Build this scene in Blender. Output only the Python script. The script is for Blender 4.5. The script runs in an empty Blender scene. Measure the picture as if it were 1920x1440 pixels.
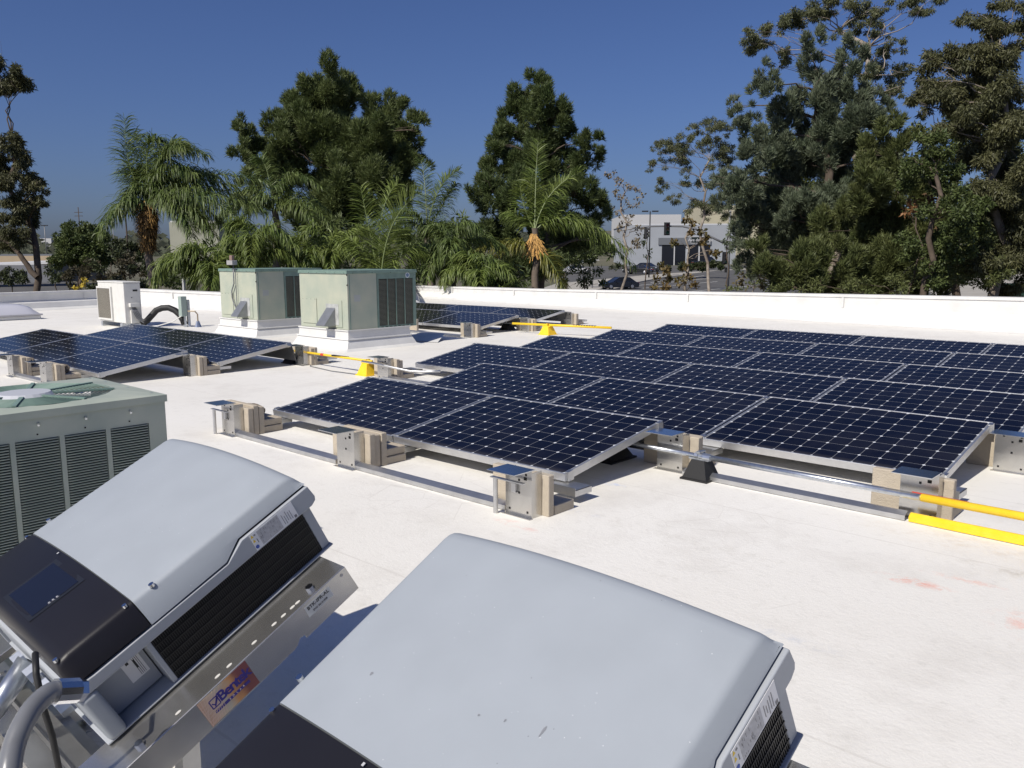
import bpy, bmesh, math, random
import numpy as np
from mathutils import Vector, Matrix
random.seed(7); RNG = np.random.default_rng(11)
SC = bpy.context.scene; COL = SC.collection
R = math.radians
# ------------------------------------------------------------------ camera
F = 1569.8                                   # focal length in pixels of a 1920 px wide picture
YAW, PITCH, ROLL = R(132.844), R(8.641), R(-0.207)
CAM = Vector((6.137, -4.709, 1.386))
_f = Vector((math.cos(YAW)*math.cos(PITCH), math.sin(YAW)*math.cos(PITCH), -math.sin(PITCH)))
_r0 = Vector((math.sin(YAW), -math.cos(YAW), 0)); _u0 = _r0.cross(_f)
_r = _r0*math.cos(ROLL)+_u0*math.sin(ROLL); _u = -_r0*math.sin(ROLL)+_u0*math.cos(ROLL)
cam_data = bpy.data.cameras.new('camera'); cam = bpy.data.objects.new('camera', cam_data); COL.objects.link(cam)
cam.matrix_world = Matrix(((_r.x,_u.x,-_f.x,CAM.x),(_r.y,_u.y,-_f.y,CAM.y),(_r.z,_u.z,-_f.z,CAM.z),(0,0,0,1)))
cam_data.sensor_width = 36; cam_data.lens = F/1920*36; cam_data.clip_start = .02; cam_data.clip_end = 6000
SC.camera = cam
# ------------------------------------------------------------------ world, sun, exposure
SUN = Vector((0.025, -1.0, 1.02)).normalized()           # towards the sun
world = bpy.data.worlds.new('World'); SC.world = world; world.use_nodes = True
wn = world.node_tree.nodes; wn.clear()
sky = wn.new('ShaderNodeTexSky'); sky.sky_type = 'NISHITA'; sky.sun_disc = False
sky.sun_elevation = math.asin(SUN.z); sky.sun_rotation = math.atan2(SUN.x, SUN.y)
sky.air_density = 1.0; sky.dust_density = 1.5; sky.ozone_density = 6.0; sky.altitude = 50
bg = wn.new('ShaderNodeBackground'); bg.inputs[1].default_value = 0.053
wo = wn.new('ShaderNodeOutputWorld')
wb = wn.new('ShaderNodeMixRGB'); wb.blend_type = 'MULTIPLY'; wb.inputs[0].default_value = 1; wb.inputs[2].default_value = (.86, .92, 1.27, 1)     # the camera's cool white balance
world.node_tree.links.new(sky.outputs[0], wb.inputs[1]); world.node_tree.links.new(wb.outputs[0], bg.inputs[0]); world.node_tree.links.new(bg.outputs[0], wo.inputs[0])
sl = bpy.data.lights.new('sun', 'SUN'); sl.energy = 4.35; sl.angle = R(0.53); sl.color = (1, .945, .85)
so = bpy.data.objects.new('sun', sl); COL.objects.link(so); so.location = (0, -20, 30)
so.rotation_euler = (-SUN).to_track_quat('-Z', 'Y').to_euler()
SC.view_settings.view_transform = 'Standard'; SC.view_settings.look = 'None'
SC.view_settings.gamma = 1; SC.view_settings.exposure = 0.12
SC.cycles.max_bounces = 6; SC.cycles.diffuse_bounces = 3; SC.cycles.glossy_bounces = 3
SC.cycles.transmission_bounces = 3; SC.cycles.transparent_max_bounces = 6

def at(px, py, t):
    """world point seen at photo pixel (1920 x 1440) and at distance t along the view axis"""
    return CAM + (_f + _r*((px-960)/F) - _u*((py-720)/F))*t
FH = Vector((_f.x, _f.y, 0)).normalized(); RH = Vector((FH.y, -FH.x, 0))
G0, GK, GR = -5.80, .0296, .0154
def gz(x, y): return G0 + GK*((x-CAM.x)*FH.x+(y-CAM.y)*FH.y) + GR*((x-CAM.x)*RH.x+(y-CAM.y)*RH.y)      # the land rises gently away from the building

# ------------------------------------------------------------------ helpers
MAT = {}
def mat(name, col, rough=.6, metal=0., var=0., vscale=8., bump=0., bscale=60., spec=.5, col2=None, trans=0., coat=0., isl=0., dirt=None):
    if name in MAT: return MAT[name]
    m = bpy.data.materials.new(name); m.use_nodes = True; nt = m.node_tree; n = nt.nodes; l = nt.links
    b = n['Principled BSDF']; b.inputs['Base Color'].default_value = (*col, 1)
    b.inputs['Roughness'].default_value = rough; b.inputs['Metallic'].default_value = metal
    b.inputs['Specular IOR Level'].default_value = spec
    if coat: b.inputs['Coat Weight'].default_value = coat; b.inputs['Coat Roughness'].default_value = .1
    last = None
    if var or col2 or dirt:
        tc = n.new('ShaderNodeTexCoord'); nz = n.new('ShaderNodeTexNoise'); nz.inputs['Scale'].default_value = vscale
        nz.inputs['Detail'].default_value = 6; l.new(tc.outputs['Object'], nz.inputs['Vector'])
        rp = n.new('ShaderNodeValToRGB'); rp.color_ramp.elements[0].position = .3; rp.color_ramp.elements[1].position = .7
        c2 = col2 or tuple(min(1, c*(1+var)) for c in col); c1 = col if col2 else tuple(c*(1-var) for c in col)
        rp.color_ramp.elements[0].color = (*c1, 1); rp.color_ramp.elements[1].color = (*c2, 1)
        l.new(nz.outputs['Fac'], rp.inputs[0]); last = rp.outputs[0]
    if isl:
        ge = n.new('ShaderNodeNewGeometry'); hs = n.new('ShaderNodeHueSaturation')
        mr = n.new('ShaderNodeMapRange'); mr.inputs[3].default_value = 1-isl; mr.inputs[4].default_value = 1+isl
        l.new(ge.outputs['Random Per Island'], mr.inputs[0]); l.new(mr.outputs[0], hs.inputs['Value'])
        if last: l.new(last, hs.inputs['Color'])
        else: hs.inputs['Color'].default_value = (*col, 1)
        last = hs.outputs[0]
    if last: l.new(last, b.inputs['Base Color'])
    if bump:
        tc = n.new('ShaderNodeTexCoord'); nz = n.new('ShaderNodeTexNoise'); nz.inputs['Scale'].default_value = bscale; nz.inputs['Detail'].default_value = 5
        bp = n.new('ShaderNodeBump'); bp.inputs['Strength'].default_value = bump; bp.inputs['Distance'].default_value = .01
        l.new(tc.outputs['Object'], nz.inputs['Vector']); l.new(nz.outputs['Fac'], bp.inputs['Height']); l.new(bp.outputs[0], b.inputs['Normal'])
    if trans:
        tr = n.new('ShaderNodeBsdfTranslucent'); mx = n.new('ShaderNodeMixShader'); mx.inputs[0].default_value = trans
        if last: l.new(last, tr.inputs[0])
        else: tr.inputs[0].default_value = (*col, 1)
        out = n['Material Output']; l.new(b.outputs[0], mx.inputs[1]); l.new(tr.outputs[0], mx.inputs[2]); l.new(mx.outputs[0], out.inputs[0])
    MAT[name] = m; return m

MW = {}     # object -> world matrix, known without a depsgraph update
class MB:
    def __init__(s): s.v = []; s.f = []; s.cuts = []
    def add(s, vs, fs):
        s.cuts.append((len(s.v), len(s.f))); o = len(s.v); s.v += [tuple(v) for v in vs]; s.f += [tuple(i+o for i in f) for f in fs]; return s
    def box(s, x0, x1, y0, y1, z0, z1, m=None):
        vs = [Vector((x, y, z)) for z in (z0, z1) for x, y in ((x0, y0), (x1, y0), (x1, y1), (x0, y1))]
        if m is not None: vs = [m @ v for v in vs]
        return s.add(vs, [(3,2,1,0), (4,5,6,7), (0,1,5,4), (1,2,6,5), (2,3,7,6), (3,0,4,7)])
    def beam(s, p0, p1, w, h, up=(0,0,1)):
        p0, p1 = Vector(p0), Vector(p1); d = (p1-p0).normalized(); up = Vector(up)
        a = d.cross(up)
        if a.length < 1e-4: a = d.cross(Vector((1,0,0)))
        a.normalize(); b = a.cross(d)
        vs = [p + a*(sx*w/2) + b*(sz*h/2) for p in (p0, p1) for sx, sz in ((-1,-1),(1,-1),(1,1),(-1,1))]
        return s.add(vs, [(0,1,2,3), (7,6,5,4), (0,4,5,1), (1,5,6,2), (2,6,7,3), (3,7,4,0)])
    def tube(s, pts, r, n=8, caps=True):
        pts = [Vector(p) for p in pts]; rs = r if isinstance(r, (list, tuple)) else [r]*len(pts)
        prev = None; vs = []
        for i, p in enumerate(pts):
            d = (pts[min(i+1, len(pts)-1)]-pts[max(i-1, 0)]).normalized()
            if prev is None:
                a = d.cross(Vector((0,0,1)));
                if a.length < .05: a = d.cross(Vector((1,0,0)))
            else: a = prev - d*prev.dot(d)
            a.normalize(); prev = a; b = d.cross(a)
            vs += [p + (a*math.cos(2*math.pi*k/n)+b*math.sin(2*math.pi*k/n))*rs[i] for k in range(n)]
        fs = []
        for i in range(len(pts)-1):
            for k in range(n):
                k2 = (k+1) % n; fs.append((i*n+k, i*n+k2, (i+1)*n+k2, (i+1)*n+k))
        if caps: fs.append(tuple(range(n-1, -1, -1))); fs.append(tuple((len(pts)-1)*n+k for k in range(n)))
        return s.add(vs, fs)
    def prism(s, poly, axis, a0, a1):
        """poly of 2-tuples extruded along axis (0 x, 1 y, 2 z)"""
        def mk(p, a):
            q = list(p); q.insert(axis, a); return Vector(q)
        n = len(poly); vs = [mk(p, a0) for p in poly]+[mk(p, a1) for p in poly]
        fs = [tuple(range(n-1, -1, -1)), tuple(range(n, 2*n))]+[(i, (i+1) % n, n+(i+1) % n, n+i) for i in range(n)]
        return s.add(vs, fs)
    def quad(s, a, b, c, d): return s.add([a, b, c, d], [(0,1,2,3)])
    def xf(s, m): s.v = [tuple(m @ Vector(v)) for v in s.v]; return s
    def each(s, name, m, parent, k=1, **kw):
        """one object per k added shapes"""
        cuts = s.cuts[::k]+[(len(s.v), len(s.f))]; out = []
        for (a, fa), (b, fb) in zip(cuts[:-1], cuts[1:]):
            q = MB(); q.v = s.v[a:b]; q.f = [tuple(i-a for i in f) for f in s.f[fa:fb]]; out.append(q.build(name, m, parent, **kw))
        return out
    def build(s, name, m, parent=None, world=True, loc=None, smooth=False, bevel=0, seg=2):
        v = s.v; wm = Matrix.Identity(4)
        if parent is not None: wm = MW[parent]
        elif loc is not None: wm = Matrix.Translation(Vector(loc))
        if world and (parent is not None or loc is not None):
            inv = wm.inverted(); v = [tuple(inv @ Vector(p)) for p in v]
        me = bpy.data.meshes.new(name); me.from_pydata(v, [], s.f); me.materials.append(m)
        bm = bmesh.new(); bm.from_mesh(me); bmesh.ops.recalc_face_normals(bm, faces=bm.faces); bm.to_mesh(me); bm.free()
        if smooth: me.polygons.foreach_set('use_smooth', [True]*len(me.polygons)); 
        o = bpy.data.objects.new(name, me); COL.objects.link(o)
        if parent is not None: o.parent = parent
        elif loc is not None: o.location = loc
        MW[o] = wm.copy()
        if bevel:
            b = o.modifiers.new('bevel', 'BEVEL'); b.width = bevel; b.segments = seg; b.limit_method = 'ANGLE'; b.angle_limit = R(35)
        if smooth == 2 or (bevel and seg > 1):
            w = o.modifiers.new('wn', 'WEIGHTED_NORMAL'); w.keep_sharp = False
        return o
def tag(o, label, cat, group=None, kind=None):
    if label: o['label'] = label
    if cat: o['category'] = cat
    if group: o['group'] = group
    if kind: o['kind'] = kind
    return o
def thing(name, label, cat, loc=(0,0,0), mtx=None, group=None):
    o = bpy.data.objects.new(name, None); COL.objects.link(o); o.empty_display_size = .1
    m = mtx if mtx is not None else Matrix.Translation(Vector(loc)); o.matrix_world = m; MW[o] = m.copy()
    return tag(o, label, cat, group)
def dup(root, mtx, label, group=None):
    r = root.copy(); COL.objects.link(r); r.matrix_world = mtx; MW[r] = mtx.copy(); r['label'] = label
    if group: r['group'] = group
    for ch in list(root.children):
        c = ch.copy(); COL.objects.link(c); c.parent = r
        for g in list(ch.children):
            d = g.copy(); COL.objects.link(d); d.parent = c
    return r
def struct(o): o['kind'] = 'structure'; return o
def text_mesh(name, s, size, m, parent, mtx, bold=0.0, italic=0., space=1.0, depth=.0004):
    """flat lettering whose local x runs along the baseline"""
    cu = bpy.data.curves.new('txt', 'FONT'); cu.body = s; cu.size = size; cu.extrude = depth; cu.offset = bold; cu.shear = italic
    cu.align_x = 'CENTER'; cu.align_y = 'CENTER'; cu.space_character = space; cu.resolution_u = 3
    o = bpy.data.objects.new('txt', cu); COL.objects.link(o)
    dg = bpy.context.evaluated_depsgraph_get(); me = bpy.data.meshes.new_from_object(o.evaluated_get(dg))
    bpy.data.objects.remove(o); me.name = name; me.transform(mtx); me.materials.clear(); me.materials.append(m)
    q = bpy.data.objects.new(name, me); COL.objects.link(q); q.parent = parent; MW[q] = MW[parent].copy(); return q

# ------------------------------------------------------------------ materials
def roof_material():
    m = bpy.data.materials.new('roof_coating'); m.use_nodes = True; nt = m.node_tree; n = nt.nodes; l = nt.links
    b = n['Principled BSDF']; b.inputs['Roughness'].default_value = .62; b.inputs['Specular IOR Level'].default_value = .3
    tc = n.new('ShaderNodeTexCoord')
    def noise(sc, det=6, ro=.6, off=0):
        z = n.new('ShaderNodeTexNoise'); z.inputs['Scale'].default_value = sc; z.inputs['Detail'].default_value = det; z.inputs['Roughness'].default_value = ro
        mp = n.new('ShaderNodeMapping'); mp.inputs['Location'].default_value = (off, off*.7, 0); l.new(tc.outputs['Object'], mp.inputs[0]); l.new(mp.outputs[0], z.inputs['Vector']); return z
    def ramp(src, a, b_, ca=(0,0,0,1), cb=(1,1,1,1)):
        r = n.new('ShaderNodeValToRGB'); r.color_ramp.elements[0].position = a; r.color_ramp.elements[1].position = b_
        r.color_ramp.elements[0].color = ca; r.color_ramp.elements[1].color = cb; l.new(src, r.inputs[0]); return r.outputs[0]
    def mix(fac, a, b_, f=1.):
        mx = n.new('ShaderNodeMixRGB'); 
        if f != 1.:
            mu = n.new('ShaderNodeMath'); mu.operation = 'MULTIPLY'; mu.inputs[1].default_value = f; l.new(fac, mu.inputs[0]); fac = mu.outputs[0]
        l.new(fac, mx.inputs[0]); l.new(a, mx.inputs[1]) if not isinstance(a, tuple) else setattr(mx.inputs[1], 'default_value', a)
        l.new(b_, mx.inputs[2]) if not isinstance(b_, tuple) else setattr(mx.inputs[2], 'default_value', b_); return mx.outputs[0]
    base = ramp(noise(.35, 5).outputs['Fac'], .3, .7, (.735,.71,.655,1), (.79,.77,.72,1))
    c = mix(ramp(noise(1.7, 8, .7, 5).outputs['Fac'], .5, .72), base, (.58,.55,.50,1), .5)       # grey grime
    c = mix(ramp(noise(14, 6, .7, 9).outputs['Fac'], .55, .75), c, (.52,.50,.45,1), .38)
    c = mix(ramp(noise(150, 3, .8, 2).outputs['Fac'], .66, .72), c, (.30,.27,.23,1), .5)           # grit
    # faint red chalk smudges, where they lie on this roof
    sep = n.new('ShaderNodeSeparateXYZ'); l.new(tc.outputs['Object'], sep.inputs[0])
    for cx, cy, rx, ry, a, col in ((5.06,-1.03,.20,.06,.75,(.80,.26,.16,1)), (5.22,-.86,.22,.04,.5,(.80,.36,.25,1)), (5.60,-1.18,.24,.20,.6,(.80,.36,.26,1)), (5.45,-.62,.40,.08,.55,(.42,.38,.30,1)), (4.4,-2.2,.5,.1,.4,(.5,.47,.42,1)), (4.9,-1.9,.3,.05,.35,(.45,.5,.6,1)), (3.9,-1.2,.9,.08,.4,(.55,.52,.46,1)), (-.4,-2.0,.35,.25,.35,(.8,.45,.35,1)),
                                   (3.3,-1.60,.2,.06,.5,(.75,.35,.28,1)), (3.3,-1.2,.3,.04,.3,(.35,.45,.75,1)), (3.2,-.62,.1,.05,.5,(.35,.5,.85,1)), (5.1,-.35,.6,.18,.35,(.6,.5,.38,1))):
        def ax(o, c0, rr):
            s = n.new('ShaderNodeMath'); s.operation = 'SUBTRACT'; l.new(o, s.inputs[0]); s.inputs[1].default_value = c0
            d = n.new('ShaderNodeMath'); d.operation = 'DIVIDE'; l.new(s.outputs[0], d.inputs[0]); d.inputs[1].default_value = rr
            p = n.new('ShaderNodeMath'); p.operation = 'POWER'; l.new(d.outputs[0], p.inputs[0]); p.inputs[1].default_value = 2; 
            q = n.new('ShaderNodeMath'); q.operation = 'ABSOLUTE'; l.new(p.outputs[0], q.inputs[0]); return q.outputs[0]
        s2 = n.new('ShaderNodeMath'); s2.operation = 'ADD'
        def sq(o, c0, rr):
            s = n.new('ShaderNodeMath'); s.operation = 'SUBTRACT'; l.new(o, s.inputs[0]); s.inputs[1].default_value = c0
            mlt = n.new('ShaderNodeMath'); mlt.operation = 'MULTIPLY'; l.new(s.outputs[0], mlt.inputs[0]); l.new(s.outputs[0], mlt.inputs[1])
            d = n.new('ShaderNodeMath'); d.operation = 'DIVIDE'; l.new(mlt.outputs[0], d.inputs[0]); d.inputs[1].default_value = rr*rr; return d.outputs[0]
        l.new(sq(sep.outputs[0], cx, rx), s2.inputs[0]); l.new(sq(sep.outputs[1], cy, ry), s2.inputs[1])
        inv = ramp(s2.outputs[0], 0, 1, (1,1,1,1), (0,0,0,1)); nm = ramp(noise(9, 8, .75, cx).outputs['Fac'], .48, .62)
        mu = n.new('ShaderNodeMath'); mu.operation = 'MULTIPLY'; l.new(inv, mu.inputs[0]); l.new(nm, mu.inputs[1])
        c = mix(mu.outputs[0], c, col, a)
    sy = n.new('ShaderNodeMath'); sy.operation = 'PINGPONG'; l.new(sep.outputs[1], sy.inputs[0]); sy.inputs[1].default_value = 1.52
    nzw = noise(1.2, 4, .6, 4); wob = n.new('ShaderNodeMath'); wob.operation = 'MULTIPLY_ADD'; l.new(nzw.outputs['Fac'], wob.inputs[0]); wob.inputs[1].default_value = .05; l.new(sy.outputs[0], wob.inputs[2])
    lap = n.new('ShaderNodeMath'); lap.operation = 'COMPARE'; l.new(wob.outputs[0], lap.inputs[0]); lap.inputs[1].default_value = .6; lap.inputs[2].default_value = .005
    c = mix(lap.outputs[0], c, (.55,.52,.47,1), .35)
    vo = n.new('ShaderNodeTexVoronoi'); vo.inputs['Scale'].default_value = 3.2; vo.feature = 'DISTANCE_TO_EDGE'; l.new(tc.outputs['Object'], vo.inputs['Vector'])
    crack = ramp(vo.outputs['Distance'], .0, .012, (1,1,1,1), (0,0,0,1)); cm = n.new('ShaderNodeMath'); cm.operation = 'MULTIPLY'; l.new(crack, cm.inputs[0]); l.new(ramp(noise(.8, 4, .6, 8).outputs['Fac'], .55, .62), cm.inputs[1])
    c = mix(cm.outputs[0], c, (.50,.47,.42,1), .35)
    l.new(c, b.inputs['Base Color'])
    add = n.new('ShaderNodeMath'); add.operation = 'ADD'; l.new(noise(45, 6, .7).outputs['Fac'], add.inputs[0])
    big = noise(2.2, 4, .5, 3); l.new(big.outputs['Fac'], add.inputs[1])
    bp = n.new('ShaderNodeBump'); bp.inputs['Strength'].default_value = .35; bp.inputs['Distance'].default_value = .008
    l.new(add.outputs[0], bp.inputs['Height']); l.new(bp.outputs[0], b.inputs['Normal'])
    return m
def panel_material():
    m = bpy.data.materials.new('solar_cells'); m.use_nodes = True; nt = m.node_tree; n = nt.nodes; l = nt.links
    b = n['Principled BSDF']; tc = n.new('ShaderNodeTexCoord'); sep = n.new('ShaderNodeSeparateXYZ'); l.new(tc.outputs['Object'], sep.inputs[0])
    def M(op, a, b_=None, c=None):
        q = n.new('ShaderNodeMath'); q.operation = op
        for i, x in enumerate((a, b_, c)):
            if x is None: continue
            if isinstance(x, (int, float)): q.inputs[i].default_value = x
            else: l.new(x, q.inputs[i])
        return q.outputs[0]
    P = .1265; mx = (1.559-12*P)/2; my = (1.046-8*P)/2
    fu = M('DIVIDE', M('SUBTRACT', sep.outputs[0], mx), P); fv = M('DIVIDE', M('SUBTRACT', sep.outputs[1], my), P)
    du = M('ABSOLUTE', M('SUBTRACT', M('FRACT', fu), .5)); dv = M('ABSOLUTE', M('SUBTRACT', M('FRACT', fv), .5))
    line = M('GREATER_THAN', M('MAXIMUM', du, dv), .4895)
    dia = M('GREATER_THAN', M('ADD', du, dv), .905)
    outx = M('GREATER_THAN', M('ABSOLUTE', M('SUBTRACT', fu, 6)), 6); outy = M('GREATER_THAN', M('ABSOLUTE', M('SUBTRACT', fv, 4)), 4)
    outside = M('MAXIMUM', outx, outy)
    white = M('MAXIMUM', M('MAXIMUM', M('MULTIPLY', line, .36), dia), M('MULTIPLY', outside, .35))
    # each cell a slightly different tone
    wh = n.new('ShaderNodeTexWhiteNoise'); cb = n.new('ShaderNodeCombineXYZ'); l.new(M('FLOOR', fu), cb.inputs[0]); l.new(M('FLOOR', fv), cb.inputs[1])
    oi = n.new('ShaderNodeObjectInfo'); l.new(oi.outputs['Random'], cb.inputs[2]); l.new(cb.outputs[0], wh.inputs['Vector'])
    rp = n.new('ShaderNodeValToRGB'); rp.color_ramp.elements[0].color = (.0022,.0026,.0075,1); rp.color_ramp.elements[1].color = (.0042,.0046,.011,1); l.new(wh.outputs['Value'], rp.inputs[0])
    mxx = n.new('ShaderNodeMixRGB'); l.new(white, mxx.inputs[0]); l.new(rp.outputs[0], mxx.inputs[1]); mxx.inputs[2].default_value = (.62,.64,.66,1)
    dn = n.new('ShaderNodeTexNoise'); dn.inputs['Scale'].default_value = 2.2; dn.inputs['Detail'].default_value = 8; dn.inputs['Roughness'].default_value = .7
    cb2 = n.new('ShaderNodeVectorMath'); cb2.operation = 'ADD'; l.new(tc.outputs['Object'], cb2.inputs[0]); l.new(oi.outputs['Location'], cb2.inputs[1]); l.new(cb2.outputs[0], dn.inputs['Vector'])
    edge = M('MULTIPLY', M('MAXIMUM', M('SUBTRACT', 1, M('DIVIDE', sep.outputs[1], .07)), 0), .10)
    dust = M('ADD', M('MULTIPLY', M('MAXIMUM', M('SUBTRACT', dn.outputs['Fac'], .45), 0), .10), edge)
    dm = n.new('ShaderNodeMixRGB'); l.new(dust, dm.inputs[0]); l.new(mxx.outputs[0], dm.inputs[1]); dm.inputs[2].default_value = (.36,.33,.29,1)
    l.new(dm.outputs[0], b.inputs['Base Color'])
    nz = n.new('ShaderNodeTexNoise'); nz.inputs['Scale'].default_value = 3.; nz.inputs['Detail'].default_value = 6; l.new(tc.outputs['Object'], nz.inputs['Vector'])
    rr = n.new('ShaderNodeMapRange'); rr.inputs[3].default_value = .04; rr.inputs[4].default_value = .16; l.new(nz.outputs['Fac'], rr.inputs[0]); l.new(rr.outputs[0], b.inputs['Roughness'])
    b.inputs['IOR'].default_value = 1.20
    return m
M_ROOF = roof_material(); M_PANEL = panel_material()
M_ALU = mat('aluminium', (.60,.60,.595), .45, 1., var=.08, vscale=14, bump=.05, bscale=90)
M_FRAME = mat('anodised_frame', (.60,.60,.60), .38, .85, var=.05, vscale=20)
M_MIRROR = mat('bright_sheet', (.66,.67,.69), .2, 1., var=.03, vscale=6)
M_MILL = mat('mill_finish_sheet', (.52,.51,.49), .27, .9, var=.10, vscale=9, bump=.03, bscale=30)
M_GALV = mat('galvanised_tube', (.55,.58,.62), .30, .9, var=.14, vscale=40)
M_CONC = mat('concrete_block', (.46,.40,.315), .9, 0, var=.05, vscale=26, bump=.5, bscale=160, spec=.2)
M_CONCR = mat('broken_concrete', (.20,.165,.13), .95, 0, var=.35, vscale=60, bump=1., bscale=60, spec=.1)
M_YEL = mat('yellow_paint', (.85,.55,.015), .42, 0, col2=(.90,.60,.04), vscale=22, bump=.15, bscale=120)
M_RED = mat('red_tape', (.6,.05,.02), .5)
M_RUB = mat('black_rubber', (.012,.012,.012), .6, 0, bump=.1)
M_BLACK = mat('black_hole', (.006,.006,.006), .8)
M_INV = mat('light_grey_powder_coat', (.315,.342,.372), .48, 0, bump=.06, bscale=900, var=.035, vscale=7, spec=.4)
def speck(m, scale, thr, col, amt):
    nt = m.node_tree; n = nt.nodes; l = nt.links; b = n['Principled BSDF']; src = b.inputs['Base Color'].links[0].from_socket if b.inputs['Base Color'].links else None
    tc = n.new('ShaderNodeTexCoord'); v = n.new('ShaderNodeTexVoronoi'); v.inputs['Scale'].default_value = scale; l.new(tc.outputs['Object'], v.inputs['Vector'])
    lt = n.new('ShaderNodeMath'); lt.operation = 'LESS_THAN'; l.new(v.outputs['Distance'], lt.inputs[0]); lt.inputs[1].default_value = thr
    wn_ = n.new('ShaderNodeTexNoise'); wn_.inputs['Scale'].default_value = scale*.11; l.new(tc.outputs['Object'], wn_.inputs['Vector']); g = n.new('ShaderNodeMath'); g.operation = 'GREATER_THAN'; l.new(wn_.outputs['Fac'], g.inputs[0]); g.inputs[1].default_value = .52
    mu = n.new('ShaderNodeMath'); mu.operation = 'MULTIPLY'; l.new(lt.outputs[0], mu.inputs[0]); l.new(g.outputs[0], mu.inputs[1]); m2 = n.new('ShaderNodeMath'); m2.operation = 'MULTIPLY'; l.new(mu.outputs[0], m2.inputs[0]); m2.inputs[1].default_value = amt
    mx = n.new('ShaderNodeMixRGB'); l.new(m2.outputs[0], mx.inputs[0]); l.new(src, mx.inputs[1]); mx.inputs[2].default_value = (*col, 1); l.new(mx.outputs[0], b.inputs['Base Color'])
speck(M_INV, 60, .045, (.8,.8,.8), .7); speck(M_INV, 22, .025, (.12,.12,.12), .5)
M_INVD = mat('housing_grey', (.335,.355,.38), .5, 0, bump=.05, bscale=700)
M_INVB = mat('dark_blue_black_plastic', (.013,.0125,.016), .38, 0, bump=.06, bscale=800, var=.1, vscale=3, spec=.26)
M_STK = mat('white_sticker', (.72,.72,.72), .45, 0, var=.03, vscale=30)
M_STKG = mat('printed_grey', (.42,.42,.43), .5, 0, var=.12, vscale=140)
M_INK = mat('black_ink', (.02,.02,.02), .5)
M_BLUE = mat('blue_ink', (.012,.03,.25), .45)
M_NAVY = mat('navy_ink', (.03,.02,.22), .45)
M_WARN = mat('warning_yellow', (.75,.52,.02), .45)
M_GRN = mat('sage_green_paint', (.36,.405,.33), .5, 0, col2=(.47,.48,.375), vscale=3.2, bump=.15, bscale=6, spec=.3)
M_GRN2 = mat('weathered_green_paint', (.33,.375,.32), .5, 0, col2=(.43,.46,.385), vscale=5, bump=.12, bscale=9, spec=.4)
M_GRN3 = mat('green_trim', (.17,.25,.21), .45, 0, var=.12, vscale=10)
M_OFFW = mat('offwhite_metal', (.66,.65,.61), .45, 0, var=.05, vscale=7)
M_WHT = mat('white_coating', (.66,.652,.625), .6, 0, var=.07, vscale=3, bump=.3, bscale=20)
M_COIL = mat('condenser_coil', (.05,.045,.035), .5, .3, var=.3, vscale=90, bump=.3, bscale=200)
M_CONDUIT = mat('grey_conduit', (.16,.165,.175), .32, 0, var=.06, vscale=30)

# ------------------------------------------------------------------ land, streets
def sheet(name, pts, m, lift, kind=True):
    mb = MB(); mb.add([(x, y, gz(x, y)+lift) for x, y in pts], [tuple(range(len(pts)))]); o = mb.build(name, m)
    if kind: struct(o)
    return o
def gp(px, py):      # where a photo pixel meets the land
    d = _f + _r*((px-960)/F) - _u*((py-720)/F)
    k = GK*(d.x*FH.x+d.y*FH.y)+GR*(d.x*RH.x+d.y*RH.y); t = (G0-CAM.z)/(d.z-k); return CAM + d*t
cx, cy = CAM.x, CAM.y
M_LAND = mat('dry_land', (.13,.115,.075), .95, 0, col2=(.06,.065,.035), vscale=.08, bump=.3, bscale=2)
sheet('ground', [(cx-4000, cy-4000), (cx+4000, cy-4000), (cx+4000, cy+4000), (cx-4000, cy+4000)], M_LAND, 0)
M_ASPH = mat('asphalt', (.085,.083,.08), .9, 0, var=.18, vscale=.5, bump=.2, bscale=30)
M_PAVE = mat('pavement', (.34,.32,.28), .9, 0, var=.1, vscale=.6)
M_LINE = mat('road_paint', (.55,.55,.52), .8)
def road(name, pxs, m, lift):
    P = [gp(*p) for p in pxs]; return sheet(name, [(p.x, p.y) for p in P], m, lift)
road('pavement', [(1100,512), (1500,500), (2100,520), (2100,700), (960,700), (960,560)], M_PAVE, .004)
road('road', [(1120,549), (1240,520), (1345,507), (1480,504), (1700,520), (1760,560), (1560,640), (1000,640)], M_ASPH, .008)
road('car_park', [(960,508), (1110,499), (1400,498), (1400,503), (1230,514), (1060,530)], M_ASPH, .012)
for a, b in (((1190,536), (1330,522)), ((1200,541), (1345,528)), ((1280,548), (1500,528)), ((1220,530), (1320,517))):
    A, B = gp(*a), gp(*b); d = (B-A); d.z = 0; d.normalize(); s = Vector((-d.y, d.x, 0))*.12
    sheet('road_marking', [((A-s).x, (A-s).y), ((B-s).x, (B-s).y), ((B+s).x, (B+s).y), ((A+s).x, (A+s).y)], M_LINE, .016)
A, B = gp(1100,548), gp(1250,520); d = (B-A).normalized(); s = Vector((-d.y, d.x, 0))
mb = MB(); mb.beam(A+Vector((0,0,.06)), B+Vector((0,0,.06)), .2, .14); struct(mb.build('kerb', M_PAVE))
# left side: street below, embankment
M_TAN = mat('tan_earth', (.42,.33,.22), .95, 0, var=.12, vscale=.3)
road('street', [(-200,560), (160,545), (120,520), (-200,515)], M_ASPH, .01)

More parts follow.
